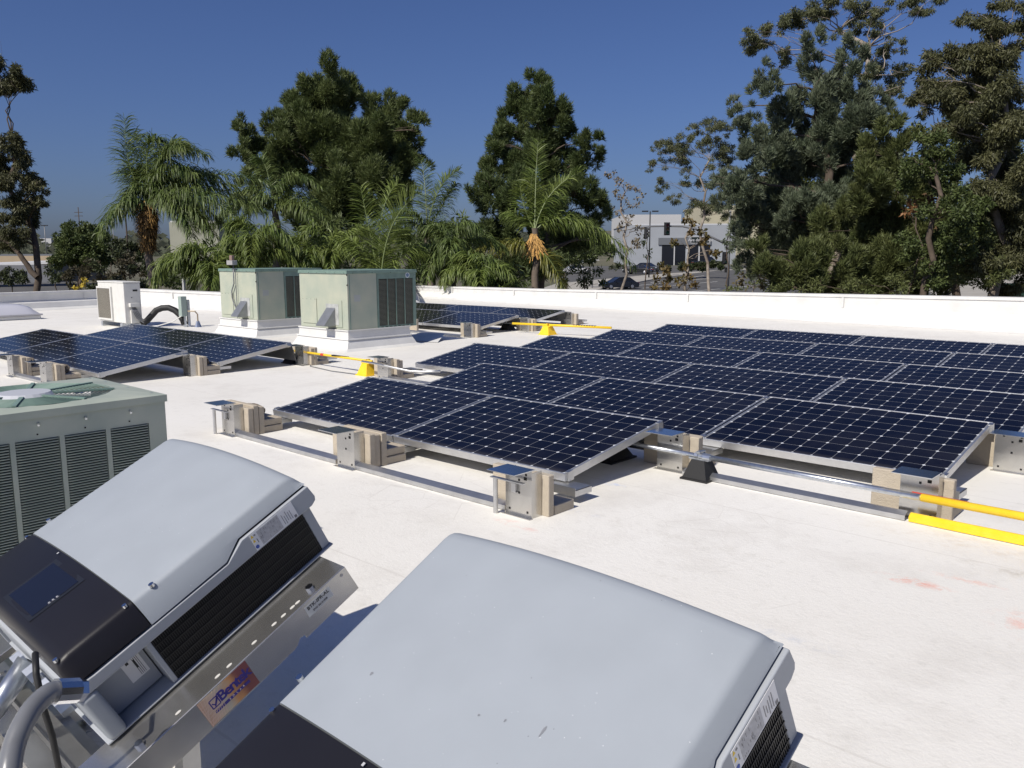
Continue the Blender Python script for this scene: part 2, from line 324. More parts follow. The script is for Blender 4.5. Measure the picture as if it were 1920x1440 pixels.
# ------------------------------------------------------------------ roof and parapets
W2 = Vector((-18.65+.5, 2.335-7, 0)); W2a = Vector((-18.65, 2.335, 0)); W0 = Vector((-19.207, 5.955, 0)); W1 = Vector((-11.3, 6.75, 0)); J0 = Vector((-13.8, 11.0, 0))
def yp(x): return 14.3-.1*(x+14)
K0 = Vector((-16.4, yp(-16.4), 0)); K1 = Vector((14, yp(14), 0))
edge = [Vector((-18.0,-9,0)), W2a, W0, W1, Vector((-11.6,10.5,0)), K0, K1, Vector((16,-12,0)), Vector((-18.0,-12,0))]
mb = MB(); mb.add([(p.x, p.y, 0) for p in edge], [tuple(range(len(edge)))])
n0 = len(edge); zb = -7.2
mb.add([(p.x, p.y, -.01) for p in edge]+[(p.x, p.y, zb) for p in edge], [(i, (i+1) % n0, n0+(i+1) % n0, n0+i) for i in range(n0)])
struct(mb.build('roof', M_ROOF))
def parapet(label, pts, hs, w=.28, step=.0, inward=1):
    """wall along pts; profile: sloped cant strip, step, upright face, coping"""
    o = thing('parapet_wall', label, 'parapet wall', pts[0]); body = MB(); cop = MB(); 
    n = len(pts); nr = []
    for i in range(n):
        d = (pts[min(i+1, n-1)]-pts[max(i-1, 0)]).normalized(); nr.append(Vector((-d.y, d.x, 0))*inward)
    rows = []
    for p, h, q in zip(pts, hs, nr):
        s = .5*h
        prof = [(-.34, .002), (-.20, .05), (-.17, .06), (-.10, s*.84), (-.085, s*.86), (-.02, s), (0, s+.01), (0, h-.03), (w, h-.03), (w, -6.9)]
        rows.append([p+q*a+Vector((0,0,z)) for a, z in prof])
    k = len(rows[0]); vs = [v for r_ in rows for v in r_]
    body.add(vs, [(i*k+j, i*k+j+1, (i+1)*k+j+1, (i+1)*k+j) for i in range(n-1) for j in range(k-1)])
    body.build('wall_face', M_WHT, o)
    rows = []
    for p, h, q in zip(pts, hs, nr):
        prof = [(-.02, h-.055), (-.02, h), (w+.03, h), (w+.03, h-.10), (w, h-.10), (w, h-.028), (0, h-.028), (0, h-.055)]
        rows.append([p+q*a+Vector((0,0,z)) for a, z in prof])
    k = len(rows[0]); vs = [v for r_ in rows for v in r_]
    cop.add(vs, [(i*k+j, i*k+(j+1) % k, (i+1)*k+(j+1) % k, (i+1)*k+j) for i in range(n-1) for j in range(k)]+[tuple(range(k)), tuple((n-1)*k+j for j in range(k))])
    cop.build('coping', M_WHT, o)
    sm = MB()
    for i in range(n-1):
        L = (pts[i+1]-pts[i]).length; d = (pts[i+1]-pts[i])/L
        for j in range(1, int(L/3.05)+1):
            c = pts[i]+d*(j*3.05-.8); f_ = (j*3.05-.8)/L; h = hs[i]*(1-f_)+hs[i+1]*f_; q = nr[i]
            sm.beam(c-q*.024+Vector((0,0,h*.52)), c-q*.024+Vector((0,0,h-.06)), .05, .004, up=q)
    sm.build('coping_joint', M_WHT, o)
    return o
def hz(x): return .44+(x+16.4)*(.66-.44)/19.2
parapet('white coated parapet along the far roof edge, growing taller to the right', [K0, Vector((-10,yp(-10),0)), Vector((-3,yp(-3),0)), Vector((3,yp(3),0)), K1], [.405, .448, .548, .63, .78])
parapet('white coated parapet behind the white condenser and left green unit', [W0, Vector((-14.642,6.40,0)), W1], [.485,.472,.46])
parapet('white coated parapet at the far left roof edge beyond the skylight', [Vector((-18.0,-9,0)), W2a, W0], [.495,.495,.485])
parapet('short white coated parapet return behind the two green units', [W1, Vector((-11.6,10.5,0)), K0], [.46,.43,.405])

# ------------------------------------------------------------------ solar panels
TH = R(9.143); PW, PL = 1.046, 1.559
def make_panel(label):
    o = thing('photovoltaic_module', label, 'solar panel', group='framed solar panels in tilted rows')
    g = MB(); g.box(.012, PL-.012, .012, PW-.012, -.006, 0); g.build('glass', M_PANEL, o, world=False)
    f = MB(); w = .0125
    for x0, x1, y0, y1 in ((0, PL, 0, w), (0, PL, PW-w, PW), (0, w, w, PW-w), (PL-w, PL, w, PW-w)): f.box(x0, x1, y0, y1, -.046, .003)
    f.build('frame', M_FRAME, o, world=False, bevel=.001, seg=1)
    b = MB(); b.box(.014, PL-.014, .014, PW-.014, -.012, -.008); b.build('backsheet', mat('backsheet', (.6,.6,.6), .7), o, world=False)
    c = MB()
    for x in (-.012, PL-.012):
        for y in (.02, PW-.07): c.box(x-.002, x+.026, y, y+.045, -.05, .007)
    c.each('clamp', M_ALU, o, world=False)
    d = MB(); dn = Vector((0, -math.sin(TH), -math.cos(TH))); a0 = Vector((.0, PW+.003, -.02)); a1 = Vector((PL, PW+.003, -.02))
    bk = Vector((0, .055, 0)); 
    d.add([a0, a1, a1+dn*.23+bk, a0+dn*.23+bk, a0+Vector((0,.003,0)), a1+Vector((0,.003,0)), a1+dn*.23+bk+Vector((0,.003,0)), a0+dn*.23+bk+Vector((0,.003,0))], [(0,1,2,3), (7,6,5,4), (0,4,5,1), (1,5,6,2), (2,6,7,3), (3,7,4,0)])
    d.build('wind_deflector', M_MILL, o, world=False)
    return o
def pm(x, yb, jz=0, jr=0): return Matrix.Translation((x, yb-PW*math.cos(TH), .3-PW*math.sin(TH)+jz)) @ Matrix.Rotation(TH+jr, 4, 'X')
ORD = ['leftmost', 'second', 'third', 'fourth', 'fifth']
first = None; PITCHY = 1.396
def put(x, yb, label):
    global first
    m = pm(x, yb, random.uniform(-.002,.002), random.uniform(-.001,.001))
    if first is None: first = make_panel(label); first.matrix_world = m; MW[first] = m
    else: dup(first, m, label)
rows = ['front row', 'second row', 'third row', 'fourth row', 'fifth row', 'rearmost row']
rng = {0: (0, 2), 1: (0, 3), 2: (-1, 3), 3: (-1, 3), 4: (-1, 3), 5: (-1, 3)}
for r in range(6):
    a, b = rng[r]
    for i in range(a, b):
        k = i-a; nm = ORD[k] if k == 0 else ('rightmost' if i == b-1 else ORD[k]+' from left')
        put(i*1.575+.066*r+.008, r*PITCHY, 'dark blue solar panel, %s in the %s of the large right array' % (nm, rows[r]))
for r, xr, yb, nm in ((0, -3.36, -.10, 'front'), (1, -3.27, 1.25, 'rear')):
    for k in (1, 2, 3):
        put(xr-1.575*k+.008, yb, 'sky-reflecting solar panel, %s in the %s row of the left array' % (['right end', 'middle', 'left end'][k-1], nm))
for r, xr, yb, nm in ((0, -4.52, 6.98, 'front'), (1, -4.74, 8.62, 'rear')):
    for k in (1, 2, 3):
        put(xr-1.575*k+.008, yb, 'solar panel beyond the green units, %s in the %s row of the far array' % (['right end', 'middle', 'left end'][k-1], nm))

# ------------------------------------------------------------------ brackets and ballast blocks
def site_bracket(x, y, label, pole=False):
    o = thing('mounting_bracket', label, 'bracket', (x, y, 0), group='sheet metal array brackets')
    m = MB(); m.box(0, .19, -.082, -.079, .0, .262); m.box(.187, .19, -.079, .0, .0, .25); m.box(0, .003, -.079, .0, .0, .25)
    m.box(-.01, .2, -.11, -.083, .0, .004); m.build('plate', M_MILL, o, world=False)
    t = MB(); t.box(-.005, .195, -.225, -.06, .264, .268); t.build('top_plate', M_MIRROR, o, world=False)
    h = MB()
    for hx, hz_ in ((.05,.235), (.15,.235), (.10,.20), (.10,.13), (.03,.03), (.16,.03)): h.box(hx-.006, hx+.006, -.0835, -.0822, hz_-.006, hz_+.006)
    h.box(.135, .155, -.0838, -.0822, .205, .222); h.build('slot', M_BLACK, o, world=False)
    s = MB(); s.box(-.02, .2, .28, .43, .079, .082); s.box(-.02, .2, .277, .28, .045, .095); s.box(.197, .2, .28, .43, .045, .082); s.box(0, .15, .0, .277, .010, .014)
    s.build('rear_shelf', M_ALU, o, world=False)
    if pole:
        p = MB(); p.tube([(-.03, -.13, 0), (-.03, -.13, .2)], .013, 8); p.box(-.06, .18, -.143, -.118, .198, .204); p.box(.06, .09, -.1, -.084, .13, .18); p.build('anchor_post', M_ALU, o, world=False)
    return o
def stone(name, x0, x1, y0, y1, z0, z1, label, rough=False, rot=0):
    m = MB(); c = Vector(((x0+x1)/2, (y0+y1)/2, z0))
    if not rough: m.box(x0, x1, y0, y1, z0, z1); ob = m.build(name, M_CONC, loc=c, bevel=.004, seg=1)
    else:
        bm = bmesh.new(); bmesh.ops.create_icosphere(bm, subdivisions=3, radius=.5)
        me = bpy.data.meshes.new(name)
        for v in bm.verts:
            p = v.co; q = Vector([math.copysign(min(.5, abs(a)*1.35), a) for a in p])
            q *= 1+random.uniform(-.10, .08); v.co = Vector((q.x*(x1-x0), q.y*(y1-y0), (q.z+.5)*(z1-z0)))
        bm.to_mesh(me); bm.free(); me.materials.append(M_CONCR); ob = bpy.data.objects.new(name, me); COL.objects.link(ob); ob.location = c; MW[ob] = Matrix.Translation(c)
    ob.rotation_euler.z = rot; return tag(ob, label, 'concrete block', 'concrete ballast blocks')
def site(x, y, where, ns=2, nf=1, pole=False, rough=True, bracket=True):
    if bracket: site_bracket(x, y, 'bent metal bracket ' + where, pole)
    yy = y+.004
    for k in range(ns):
        dx = random.uniform(-.012,.012)
        stone('ballast_block', x-.175+dx, x+.245+dx, yy, yy+.046, 0, .235-random.uniform(0,.018), ('%s upright tan slab ' % ['nearest', 'second', 'third'][k] if ns > 1 else 'upright tan slab ')+where, rot=random.uniform(-.01,.01)); yy += .049
    z = 0
    for k in range(nf):
        stone('ballast_block', x-.15, x+.235-.01*k, yy, yy+.17, z, z+.052, ('%s tan slab ' % (['lower flat', 'upper flat'][k] if nf > 1 else 'flat'))+where, rot=random.uniform(-.02,.02)); z += .054
    if rough: stone('ballast_block', x-.12, x+.10, yy+.01, yy+.10, z, z+.085, 'dark rough broken block ' + where, rough=True)
site(-.01, -1.396, 'left of the front row panels', 3, 2, pole=True)
site(1.535, -1.396, 'before the gap between the front row panels', 3, 2)
site(3.09, -1.396, 'at the near right corner of the front row', 1, 1, pole=True)
site(3.17, -.02, 'behind the front row beside the black pipe foot', 2, 1)
site(4.70, -.02, 'beside the start of the yellow pipe', 1, 1, rough=False)
site(4.82, 1.40, 'behind the right end of the second row', 1, 1, rough=False)
site(-1.50, 1.33, 'beside the yellow pipe foot at the third row', 2, 1)
site(-3.50, -.02, 'between the left array rows at their right end', 2, 2)
site(-5.02, -1.45, 'at the left edge before the left array', 2, 2)
site(-4.02, -1.42, 'between the left array and the green condenser', 2, 2)
site(-3.33, 1.42, 'behind the left array by the black pipe foot', 2, 1)
site(-4.40, 5.50, 'before the far array, right of the units', 2, 1)
site(-6.1, 5.60, 'beside the corner of the right green unit', 1, 0, rough=False, bracket=False)
site(-4.45, 7.02, 'behind the start of the far yellow pipe', 2, 1)
site(-4.80, 8.75, 'behind the right end of the far array', 2, 1, rough=False)
# rails
def rail(p0, p1, label, m=None, w=.05):
    p0, p1 = Vector(p0), Vector(p1); o = MB(); d = (p1-p0).normalized(); s = Vector((d.y, -d.x, 0))
    a, b = p0, p1
    prof = [(-w, .004), (-w, .03), (-.012, .046), (.0, .046), (.0, .040), (-.01, .040), (-w+.004, .026), (-w+.004, .004)]
    vs = [p+s*(-q) + Vector((0,0,z)) for p in (a, b) for q, z in prof]; n = len(prof)
    o.add(vs, [tuple(range(n-1,-1,-1)), tuple(range(n, 2*n))]+[(i, (i+1) % n, n+(i+1) % n, n+i) for i in range(n)])
    q = o.build('base_rail', m or M_ALU, loc=(p0+p1)/2); return tag(q, label, 'rail', 'base rails on the roof')
rail((.10,-1.42,0), (1.50,-1.42,0), 'silver base rail running left half along the front row')
rail((1.54,-1.425,0), (3.07,-1.415,0), 'silver base rail running right half along the front row')
rail((3.40,-.115,0), (4.76,-.135,0), 'silver base rail under the galvanised pipe')
rail((-1.40,1.28,0), (.1,1.28,0), 'silver base rail in front of the third row')
rail((-4.98,-1.47,0), (-4.05,-1.44,0), 'silver base rail between the two brackets at the left edge')
rail((-3.95,-1.46,0), (-3.0,-1.46,0), 'silver base rail passing behind the green condenser')
rail((-6.0,5.42,0), (-4.42,5.40,0), 'silver base rail in front of the far array')
rail((4.78,-.15,0), (6.6,-.22,0), 'yellow painted base rail below the yellow pipe', M_YEL, .035)
# pipes on feet
def foot(x, y, m, label, h=.115, b=.16, name='pipe_support'):
    o = thing(name, label, 'pipe support', (x, y, 0), group='pyramid pipe feet'); q = MB(); a = b/2; t = b*.24
    q.add([(-a,-a,0),(a,-a,0),(a,a,0),(-a,a,0),(-a,-a,.012),(a,-a,.012),(a,a,.012),(-a,a,.012),(-a*.88,-a*.88,.014),(a*.88,-a*.88,.014),(a*.88,a*.88,.014),(-a*.88,a*.88,.014),(-t,-t,h),(t,-t,h),(t,t,h),(-t,t,h)],
          [(3,2,1,0),(0,1,5,4),(1,2,6,5),(2,3,7,6),(3,0,4,7),(4,5,9,8),(5,6,10,9),(6,7,11,10),(7,4,8,11),(8,9,13,12),(9,10,14,13),(10,11,15,14),(11,8,12,15),(12,13,14,15)])
    q.build('rubber_base' if m is M_RUB else 'painted_base', m, o, world=False)
    q = MB(); q.box(-t*1.5, t*1.5, -t*.8, t*.8, h, h+.012); q.box(-.012, .012, -.03, -.024, h, h+.05); q.box(-.012, .012, .024, .03, h, h+.05); q.box(-.014,.014,-.032,.032,h+.046,h+.052)
    q.build('strut_clamp', M_GALV if m is M_RUB else M_YEL, o, world=False); return o
foot(3.52, -.14, M_RUB, 'black rubber pyramid foot under the galvanised pipe', .125, .19)
foot(-3.50, 1.42, M_RUB, 'black rubber pyramid foot at the left array corner', .13, .24)
foot(-4.86, 7.03, M_RUB, 'black rubber pyramid foot under the far array', .12, .24)
foot(2.75, -.09, M_RUB, 'black rubber pyramid foot half hidden under the front row', .12, .3)
foot(-1.83, 1.36, M_YEL, 'yellow painted pyramid foot beside the third row bracket', .14, .21)
foot(-3.60, 6.74, M_YEL, 'yellow painted pyramid foot of the far pipe', .15, .26)
o = thing('pipe', 'galvanised steel pipe turning yellow towards the right edge', 'pipe', (3.1, -.16, .15))
MB().tube([(2.7,-.155,.15), (3.50,-.165,.15)], .014, 12).build('pipe_run', M_GALV, o, smooth=True)
MB().tube([(3.56,-.166,.15), (4.84,-.205,.15)], .0175, 14).build('pipe_run', M_GALV, o, smooth=True)
MB().tube([(4.84,-.205,.15), (6.7,-.262,.15)], .0205, 14).build('yellow_run', M_YEL, o, smooth=True)
c = MB(); c.tube([(3.49,-.164,.15), (3.515,-.165,.15)], .021, 6); c.tube([(3.518,-.165,.15), (3.545,-.166,.15)], .0185, 14); c.tube([(3.548,-.166,.15), (3.60,-.167,.15)], .0225, 10); c.box(3.505,3.535,-.185,-.145,.168,.180)
c.build('coupling', M_GALV, o)
MB().beam((4.79,-.195,.168), (5.06,-.203,.168), .012, .003).build('red_tape', M_RED, o)
o = thing('pipe', 'yellow pipe running from the left array to the yellow foot', 'pipe', (-2.7, 1.4, .16))
MB().tube([(-3.46,1.42,.165), (-1.72,1.345,.175)], .015, 10).build('pipe_run', M_YEL, o, smooth=True)
m_ = MB()
for k in range(12): x = -2.56+k*.027; m_.box(x, x+.017, 1.360, 1.40, .172, .1865)
m_.build('printed_mark', M_INK, o)
MB().tube([(-2.82,1.39,.168), (-2.76,1.389,.168)], .017, 10).build('tape_band', M_RED, o)
o = thing('pipe', 'yellow pipe running from the far array to the right array', 'pipe', (-3.4, 6.8, .16))
MB().tube([(-4.35,6.62,.17), (-2.40,7.02,.17)], .022, 10).build('pipe_run', M_YEL, o, smooth=True)
m_ = MB()
for k in range(9): x = -3.12+k*.05; m_.box(x, x+.03, 6.86+k*.01, 6.90+k*.01, .178, .196)
m_.build('printed_mark', M_INK, o)
o = MB(); o.tube([(-1.72,1.20,.19), (-1.45,1.19,.185), (-1.15,1.22,.16), (-.98,1.30,.13), (-.8,1.36,.135), (-.62,1.42,.15)], .013, 8)
tag(o.build('flexible_conduit', M_ALU, loc=(-1.2,1.3,.15), smooth=True), 'thin silver flexible conduit running from the bracket under the third row', 'conduit')
o = MB(); o.tube([(-1.9,1.28,.008), (-2.4,1.25,.008), (-3.0,1.34,.008), (-3.6,1.75,.008), (-4.3,2.2,.008)], .006, 5)
tag(o.build('cable', M_CONDUIT, loc=(-3,1.3,0)), 'thin grey cable lying on the roof by the yellow pipe', 'cable')

# ------------------------------------------------------------------ green rooftop units
def grid_strips(mb, x, y0, y1, z0, z1, n, t, d=.004): 
    for k in range(n): 
        z = z0+(z1-z0)*(k+.5)/n; mb.add([(x, y0, z-t), (x, y1, z-t), (x+d, y1, z+t*.2), (x+d, y0, z+t*.2)], [(0,1,2,3), (3,2,1,0)][:1])
def unit(X, Y, label, W=1.26, Lh=.56, L=1.34):
    """corner (front right) of the curb at X,Y; body runs to -X and +Y"""
    o = thing('rooftop_unit', label, 'air conditioner', (X-W/2, Y, 0), group='green rooftop air conditioning units')
    zb, zt = .305, 1.165
    b = MB(); b.box(X-W, X, Y, Y+Lh, zb, zt); b.build('cabinet', M_GRN, o, bevel=.006)
    e = MB(); e.box(X-W+.02, X-.02, Y+Lh+.001, Y+L-.02, zb+.02, zt-.01); e.build('coil_core', M_COIL, o)
    fr = MB()                                      # frame round the coil on the right side
    for y0, y1 in ((Y+Lh+.002, Y+Lh+.03), (Y+L-.06, Y+L)): fr.box(X-.02, X+.001, y0, y1, zb, zt)
    fr.box(X-.02, X, Y+Lh, Y+L, zt-.11, zt); fr.box(X-.02, X+.002, Y+Lh, Y+L, zb-.01, zb+.025); fr.box(X-W, X-.02, Y+L-.02, Y+L, zb, zt); fr.box(X-W, X-W+.02, Y+Lh+.002, Y+L-.02, zb, zt)
    for k in (1, 2, 3): y = Y+Lh+.03+(L-Lh-.09)*k/4; fr.box(X-.012, X+.004, y-.0055, y+.0055, zb+.03, zt-.11)
    fr.build('coil_frame', M_GRN3, o)
    lv = MB()
    for k in range(38):
        z = zb+.035+k*(zt-.15-zb)/38; lv.box(X-.010, X-.004, Y+Lh+.03, Y+L-.06, z, z+.007)
    lv.build('coil_guard', mat('guard_bronze', (.19,.20,.155), .5, .1), o)
    sl_ = MB()
    for k in range(8): y = Y+Lh+.06+k*(L-Lh-.1)/8; sl_.box(X+.0015, X+.0035, y, y+.05, zb+.002, zb+.012)
    sl_.build('drain_slot', M_BLACK, o)
    t = MB(); t.box(X-W-.012, X+.012, Y-.012, Y+L+.012, zt, zt+.028); t.box(X-W-.015, X+.015, Y-.015, Y+L+.015, zt-.022, zt+.004); t.build('lid', M_GRN3, o, bevel=.003)
    p = MB(); p.box(X-W+.08, X-W+.46, Y-.012, Y-.001, zb+.06, zb+.45); p.build('access_panel', M_GRN, o, bevel=.003)
    p = MB(); p.box(X-.60, X-.14, Y-.010, Y-.001, zb+.03, zb+.44); p.build('access_panel', M_GRN, o, bevel=.003)
    s = MB(); s.box(X-.54, X-.22, Y-.016, Y-.0105, zb+.06, zb+.38); s.build('sealant_patch', mat('grey_sealant', (.42,.43,.41), .7, var=.2, vscale=14), o, bevel=.01)
    h = MB(); x0, x1 = X-.52, X-.30; zt_, zb_ = zb+.32, zb+.05
    h.add([(x0,Y-.017,zt_),(x1,Y-.017,zt_),(x1,Y-.22,zb_+.02),(x0,Y-.22,zb_+.02),(x0,Y-.017,zb_),(x1,Y-.017,zb_),(x1,Y-.22,zb_),(x0,Y-.22,zb_)], [(0,1,2,3),(3,2,6,7),(0,3,7,4),(2,1,5,6)])
    hd = h.build('vent_hood', mat('hood_metal', (.30,.31,.32), .4, .6, var=.1), o); sd = hd.modifiers.new('t', 'SOLIDIFY'); sd.thickness = .004
    v = MB(); v.box(X-.022, X+.0015, Y+.035, Y+.05, zb+.01, zt-.03); v.box(X+.0005, X+.0025, Y+Lh-.012, Y+Lh-.006, zb, zt); v.build('corner_seam', M_GRN3, o)
    sc_ = MB()
    for z in (zt-.05, zt-.2): sc_.box(X-.008, X+.007, Y-.006, Y+.006, z, z+.02)
    sc_.each('latch', M_BLACK, o)
    sc2 = MB()
    for k in range(6): sc2.box(X-W+.05+k*(W-.1)/5-.005, X-W+.05+k*(W-.1)/5+.005, Y-.017, Y-.014, zt-.016, zt-.006)
    for k in range(4): sc2.box(X+.014, X+.017, Y+.1+k*.36-.005, Y+.1+k*.36+.005, zt-.016, zt-.006)
    for k in range(4): sc2.box(X-W+.1+k*.11-.004, X-W+.1+k*.11+.004, Y-.0145, Y-.0125, zb+.435, zb+.443)
    sc2.build('screw', M_BLACK, o)
    MB().box(X+.0005, X+.0015, Y+.12, Y+.24, zb+.42, zb+.52).build('rating_plate', mat('rating_plate_grey', (.42,.44,.42), .4, .3), o)
    c = MB()
    def ring(z, g): return [(X-W-g, Y-g, z), (X+g, Y-g, z), (X+g, Y+L*.86+g, z), (X-W-g, Y+L*.86+g, z)]
    for zA, gA, zB, gB in ((0, .20, .03, .10), (.03, .10, .16, .035), (.155, .055, .175, .05), (.175, .03, .295, .02), (.285, .035, .302, .035)):
        a, b_ = ring(zA, gA), ring(zB, gB); c.add(a+b_, [(i, (i+1) % 4, 4+(i+1) % 4, 4+i) for i in range(4)]+[(4,5,6,7)])
    c.build('roof_curb', M_WHT, o)
    return o
u2 = unit(-4.20, 2.83, 'pale green rooftop unit nearer the camera, right of its twin, with round badge')
b = MB(); 
b.add([(-4.1985, 2.83+1.17+.045*math.cos(a*math.pi/8), 1.105+.045*math.sin(a*math.pi/8)) for a in range(16)], [tuple(range(16))]); b.build('round_badge', mat('badge', (.6,.63,.66), .4), u2)
b = MB(); b.add([(-4.1972, 2.83+1.17+.03*math.cos(a*math.pi/8), 1.105+.03*math.sin(a*math.pi/8)) for a in range(16)], [tuple(range(16))]); b.build('badge_emblem', mat('badge_blue', (.12,.2,.32), .4), u2)
unit(-7.08, 3.01, 'pale green rooftop unit farther left, partly behind its twin, with conduit and floodlight')
o = thing('floodlight', 'small floodlight on a bent conduit in front of the left green unit', 'floodlight', (-8.0, 2.98, .4))
MB().tube([(-7.74,2.975,.42), (-7.74,2.975,.50), (-7.80,2.975,.56), (-7.86,2.975,.68), (-7.86,2.975,.80), (-7.77,2.975,.93), (-7.76,2.975,1.27)], .012, 6).build('conduit', M_CONDUIT, o, smooth=True)
MB().tube([(-7.70,2.975,.31), (-7.70,2.975,1.2)], .008, 6).build('wire', M_CONDUIT, o)
MB().box(-7.86,-7.66,2.90,3.0,1.26,1.34).build('lamp_housing', mat('lamp_grey', (.35,.34,.33), .5), o, bevel=.006)
MB().box(-7.81,-7.72,2.93,2.98,1.34,1.43).build('photo_sensor', mat('sensor_brown', (.25,.17,.14), .5), o, bevel=.006)
# flashing flap with dark membrane beside the right unit
m_ = MB(); m_.add([(-4.9,4.38,.01),(-4.25,4.40,.01),(-4.38,4.95,.10),(-5.0,4.95,.08)], [(0,1,2,3)]); m_.add([(-4.25,4.40,.008),(-4.02,4.46,.006),(-4.38,4.95,.10)], [(0,1,2)])
struct(m_.build('roof_flashing', M_WHT))

# ------------------------------------------------------------------ white condenser with pipes
o = thing('condenser_unit', 'white outdoor condenser with a side fan grille at the left parapet', 'air conditioner', (-11.45, 2.45, 0))
X0, X1, Y0, Y1 = -12.09, -10.83, 2.285, 2.62
MB().box(X0, X1, Y0, Y1, .10, .895).build('casing', M_OFFW, o, bevel=.012)
MB().box(X0-.008, X1+.008, Y0-.008, Y1+.008, .897, .925).build('lid', M_OFFW, o, bevel=.008)
g = MB(); gx0, gx1, gz0, gz1 = X0+.02, X0+.66, .17, .78
g.box(gx0, gx1, Y0-.018, Y0-.001, gz0, gz1); g.build('fan_opening', mat('fan_dark', (.09,.085,.075), .55, .2), o)
fr = MB(); 
for a in ((gx0-.02, gx1+.05, gz1, gz1+.035), (gx0-.02, gx1+.05, gz0-.035, gz0), (gx1, gx1+.05, gz0, gz1), (gx0-.02, gx0, gz0, gz1)): fr.box(a[0], a[1], Y0-.035, Y0-.001, a[2], a[3])
fr.build('grille_frame', M_OFFW, o)
wv = MB(); cxg, czg = (gx0+gx1)/2, (gz0+gz1)/2
for k in range(30): z = gz0+(gz1-gz0)*(k+.5)/30; wv.box(gx0, gx1, Y0-.026, Y0-.022, z-.0022, z+.0022)
for k in range(14): x = gx0+(gx1-gx0)*(k+.5)/14; wv.box(x-.0022, x+.0022, Y0-.0295, Y0-.0265, gz0, gz1)
wv.build('fan_grille', mat('grille_wire', (.48,.44,.36), .5), o)
f = MB()
for x in (X0+.12, X1-.2): f.box(x, x+.08, Y0-.03, Y1+.03, .0, .095)
f.each('foot', M_GALV, o)
MB().box(X1+.001, X1+.006, Y0+.18, Y0+.27, .73, .765).build('name_plate', M_INK, o)
MB().box(X1+.001, X1+.006, Y0+.14, Y0+.16, .60, .615).build('screw', M_INK, o)
MB().box(X1+.001, X1+.09, Y0+.08, Y0+.26, .42, .50).build('valve_hood', M_OFFW, o, bevel=.004)
MB().box(X1+.001, X1+.05, Y0+.10, Y0+.25, .10, .36).build('valve_cover', M_OFFW, o, bevel=.004)
w = MB()
for k in range(4): w.tube([(X1+.03, Y0+.10+.03*k, .42), (X1+.09, Y0+.12+.03*k, .34), (X1+.10, Y0+.18+.03*k, .20), (X1+.14, Y0+.30+.02*k, .10)], .012, 6)
w.build('refrigerant_line', M_CONDUIT, o)
P = lambda px, py, t: at(px, py, t)
o = MB(); pts = [P(268,606,16.8), P(276,601,16.9), P(284,592,17), P(293,582,17), P(304,577.5,17), P(316,577,17), P(328,582,17), P(337,590,17), P(343,600,17), P(346,608,17)]
tag(o.tube(pts, .062, 12).build('insulated_pipe', M_RUB, loc=pts[0], smooth=True), 'thick black insulated pipe arching between the white condenser and a green box', 'pipe')
o = thing('disconnect_box', 'grey-green electrical disconnect box on a strut post right of the arching pipe', 'electrical box', (P(350,615,16.9).x, P(350,615,16.9).y, 0))
a = P(342,568,16.9); a.z = 0; rX = RH
def lb(c, w, d, z0, z1):
    q = MB(); m3 = Matrix.Translation((c.x, c.y, 0)) @ Matrix.Rotation(math.atan2(1, 0)*0, 4, 'Z'); q.box(-w/2, w/2, -d/2, d/2, z0, z1, m3); return q
lb(a, .13, .12, .22, .62).build('box', mat('box_green', (.33,.40,.36), .45), o, bevel=.005)
a2 = a+rX*.09+FH*.05; lb(a2, .05, .05, 0, .55).build('strut_post', M_GALV, o)
a3 = a+rX*.03; lb(a3, .04, .04, 0, .22).build('conduit_drop', M_GALV, o)
q0 = a+rX*.10+Vector((0,0,.32)); q = MB(); q.tube([q0, q0+rX*.14, q0+rX*.19-Vector((0,0,.06)), q0+rX*.19-Vector((0,0,.22))], .014, 6); q.build('bent_tube', mat('copper_brown', (.3,.24,.17), .5, .3), o)
q = MB(); e0 = q0+rX*.19; q.tube([Vector((e0.x,e0.y,.12)), Vector((e0.x,e0.y,.0))], [.03,.07], 8); q.build('flashing_boot', M_GALV, o)
q = MB(); q.tube([a+Vector((.02,-.03,.24)), a+Vector((-.05,-.2,.12)), a+Vector((-.2,-.45,.04)), a+Vector((-.5,-.7,.02))], .012, 6); q.build('white_cable', M_OFFW, o)
# skylight
o = thing('skylight', 'white domed skylight on a low curb at the left edge', 'skylight', (-15.7, 1.45, 0))
sx0, sx1, sy0, sy1 = -16.5, -15.07, .55, 2.12
q = MB(); q.box(sx0, sx1, sy0, sy1, 0, .085); q.build('curb', M_WHT, o, bevel=.02); q = MB(); q.box(sx0-.03, sx1+.03, sy0-.03, sy1+.03, .086, .125); q.build('frame', mat('skylight_frame', (.5,.49,.5), .5), o, bevel=.005)
q = MB(); n = 12; vs = []; fs = []
for i in range(n+1):
    for j in range(n+1):
        u_, v_ = i/n*2-1, j/n*2-1; z = .126+.24*(max(0, 1-u_**4)*max(0, 1-v_**4))**.6
        vs.append(((sx0+sx1)/2+u_*(sx1-sx0)/2*.98, (sy0+sy1)/2+v_*(sy1-sy0)/2*.98, z))
for i in range(n):
    for j in range(n): a_ = i*(n+1)+j; fs.append((a_, a_+1, a_+n+2, a_+n+1))
q.add(vs, fs); q.build('dome', mat('dome_acrylic', (.55,.55,.6), .25, coat=.3), o, smooth=True)

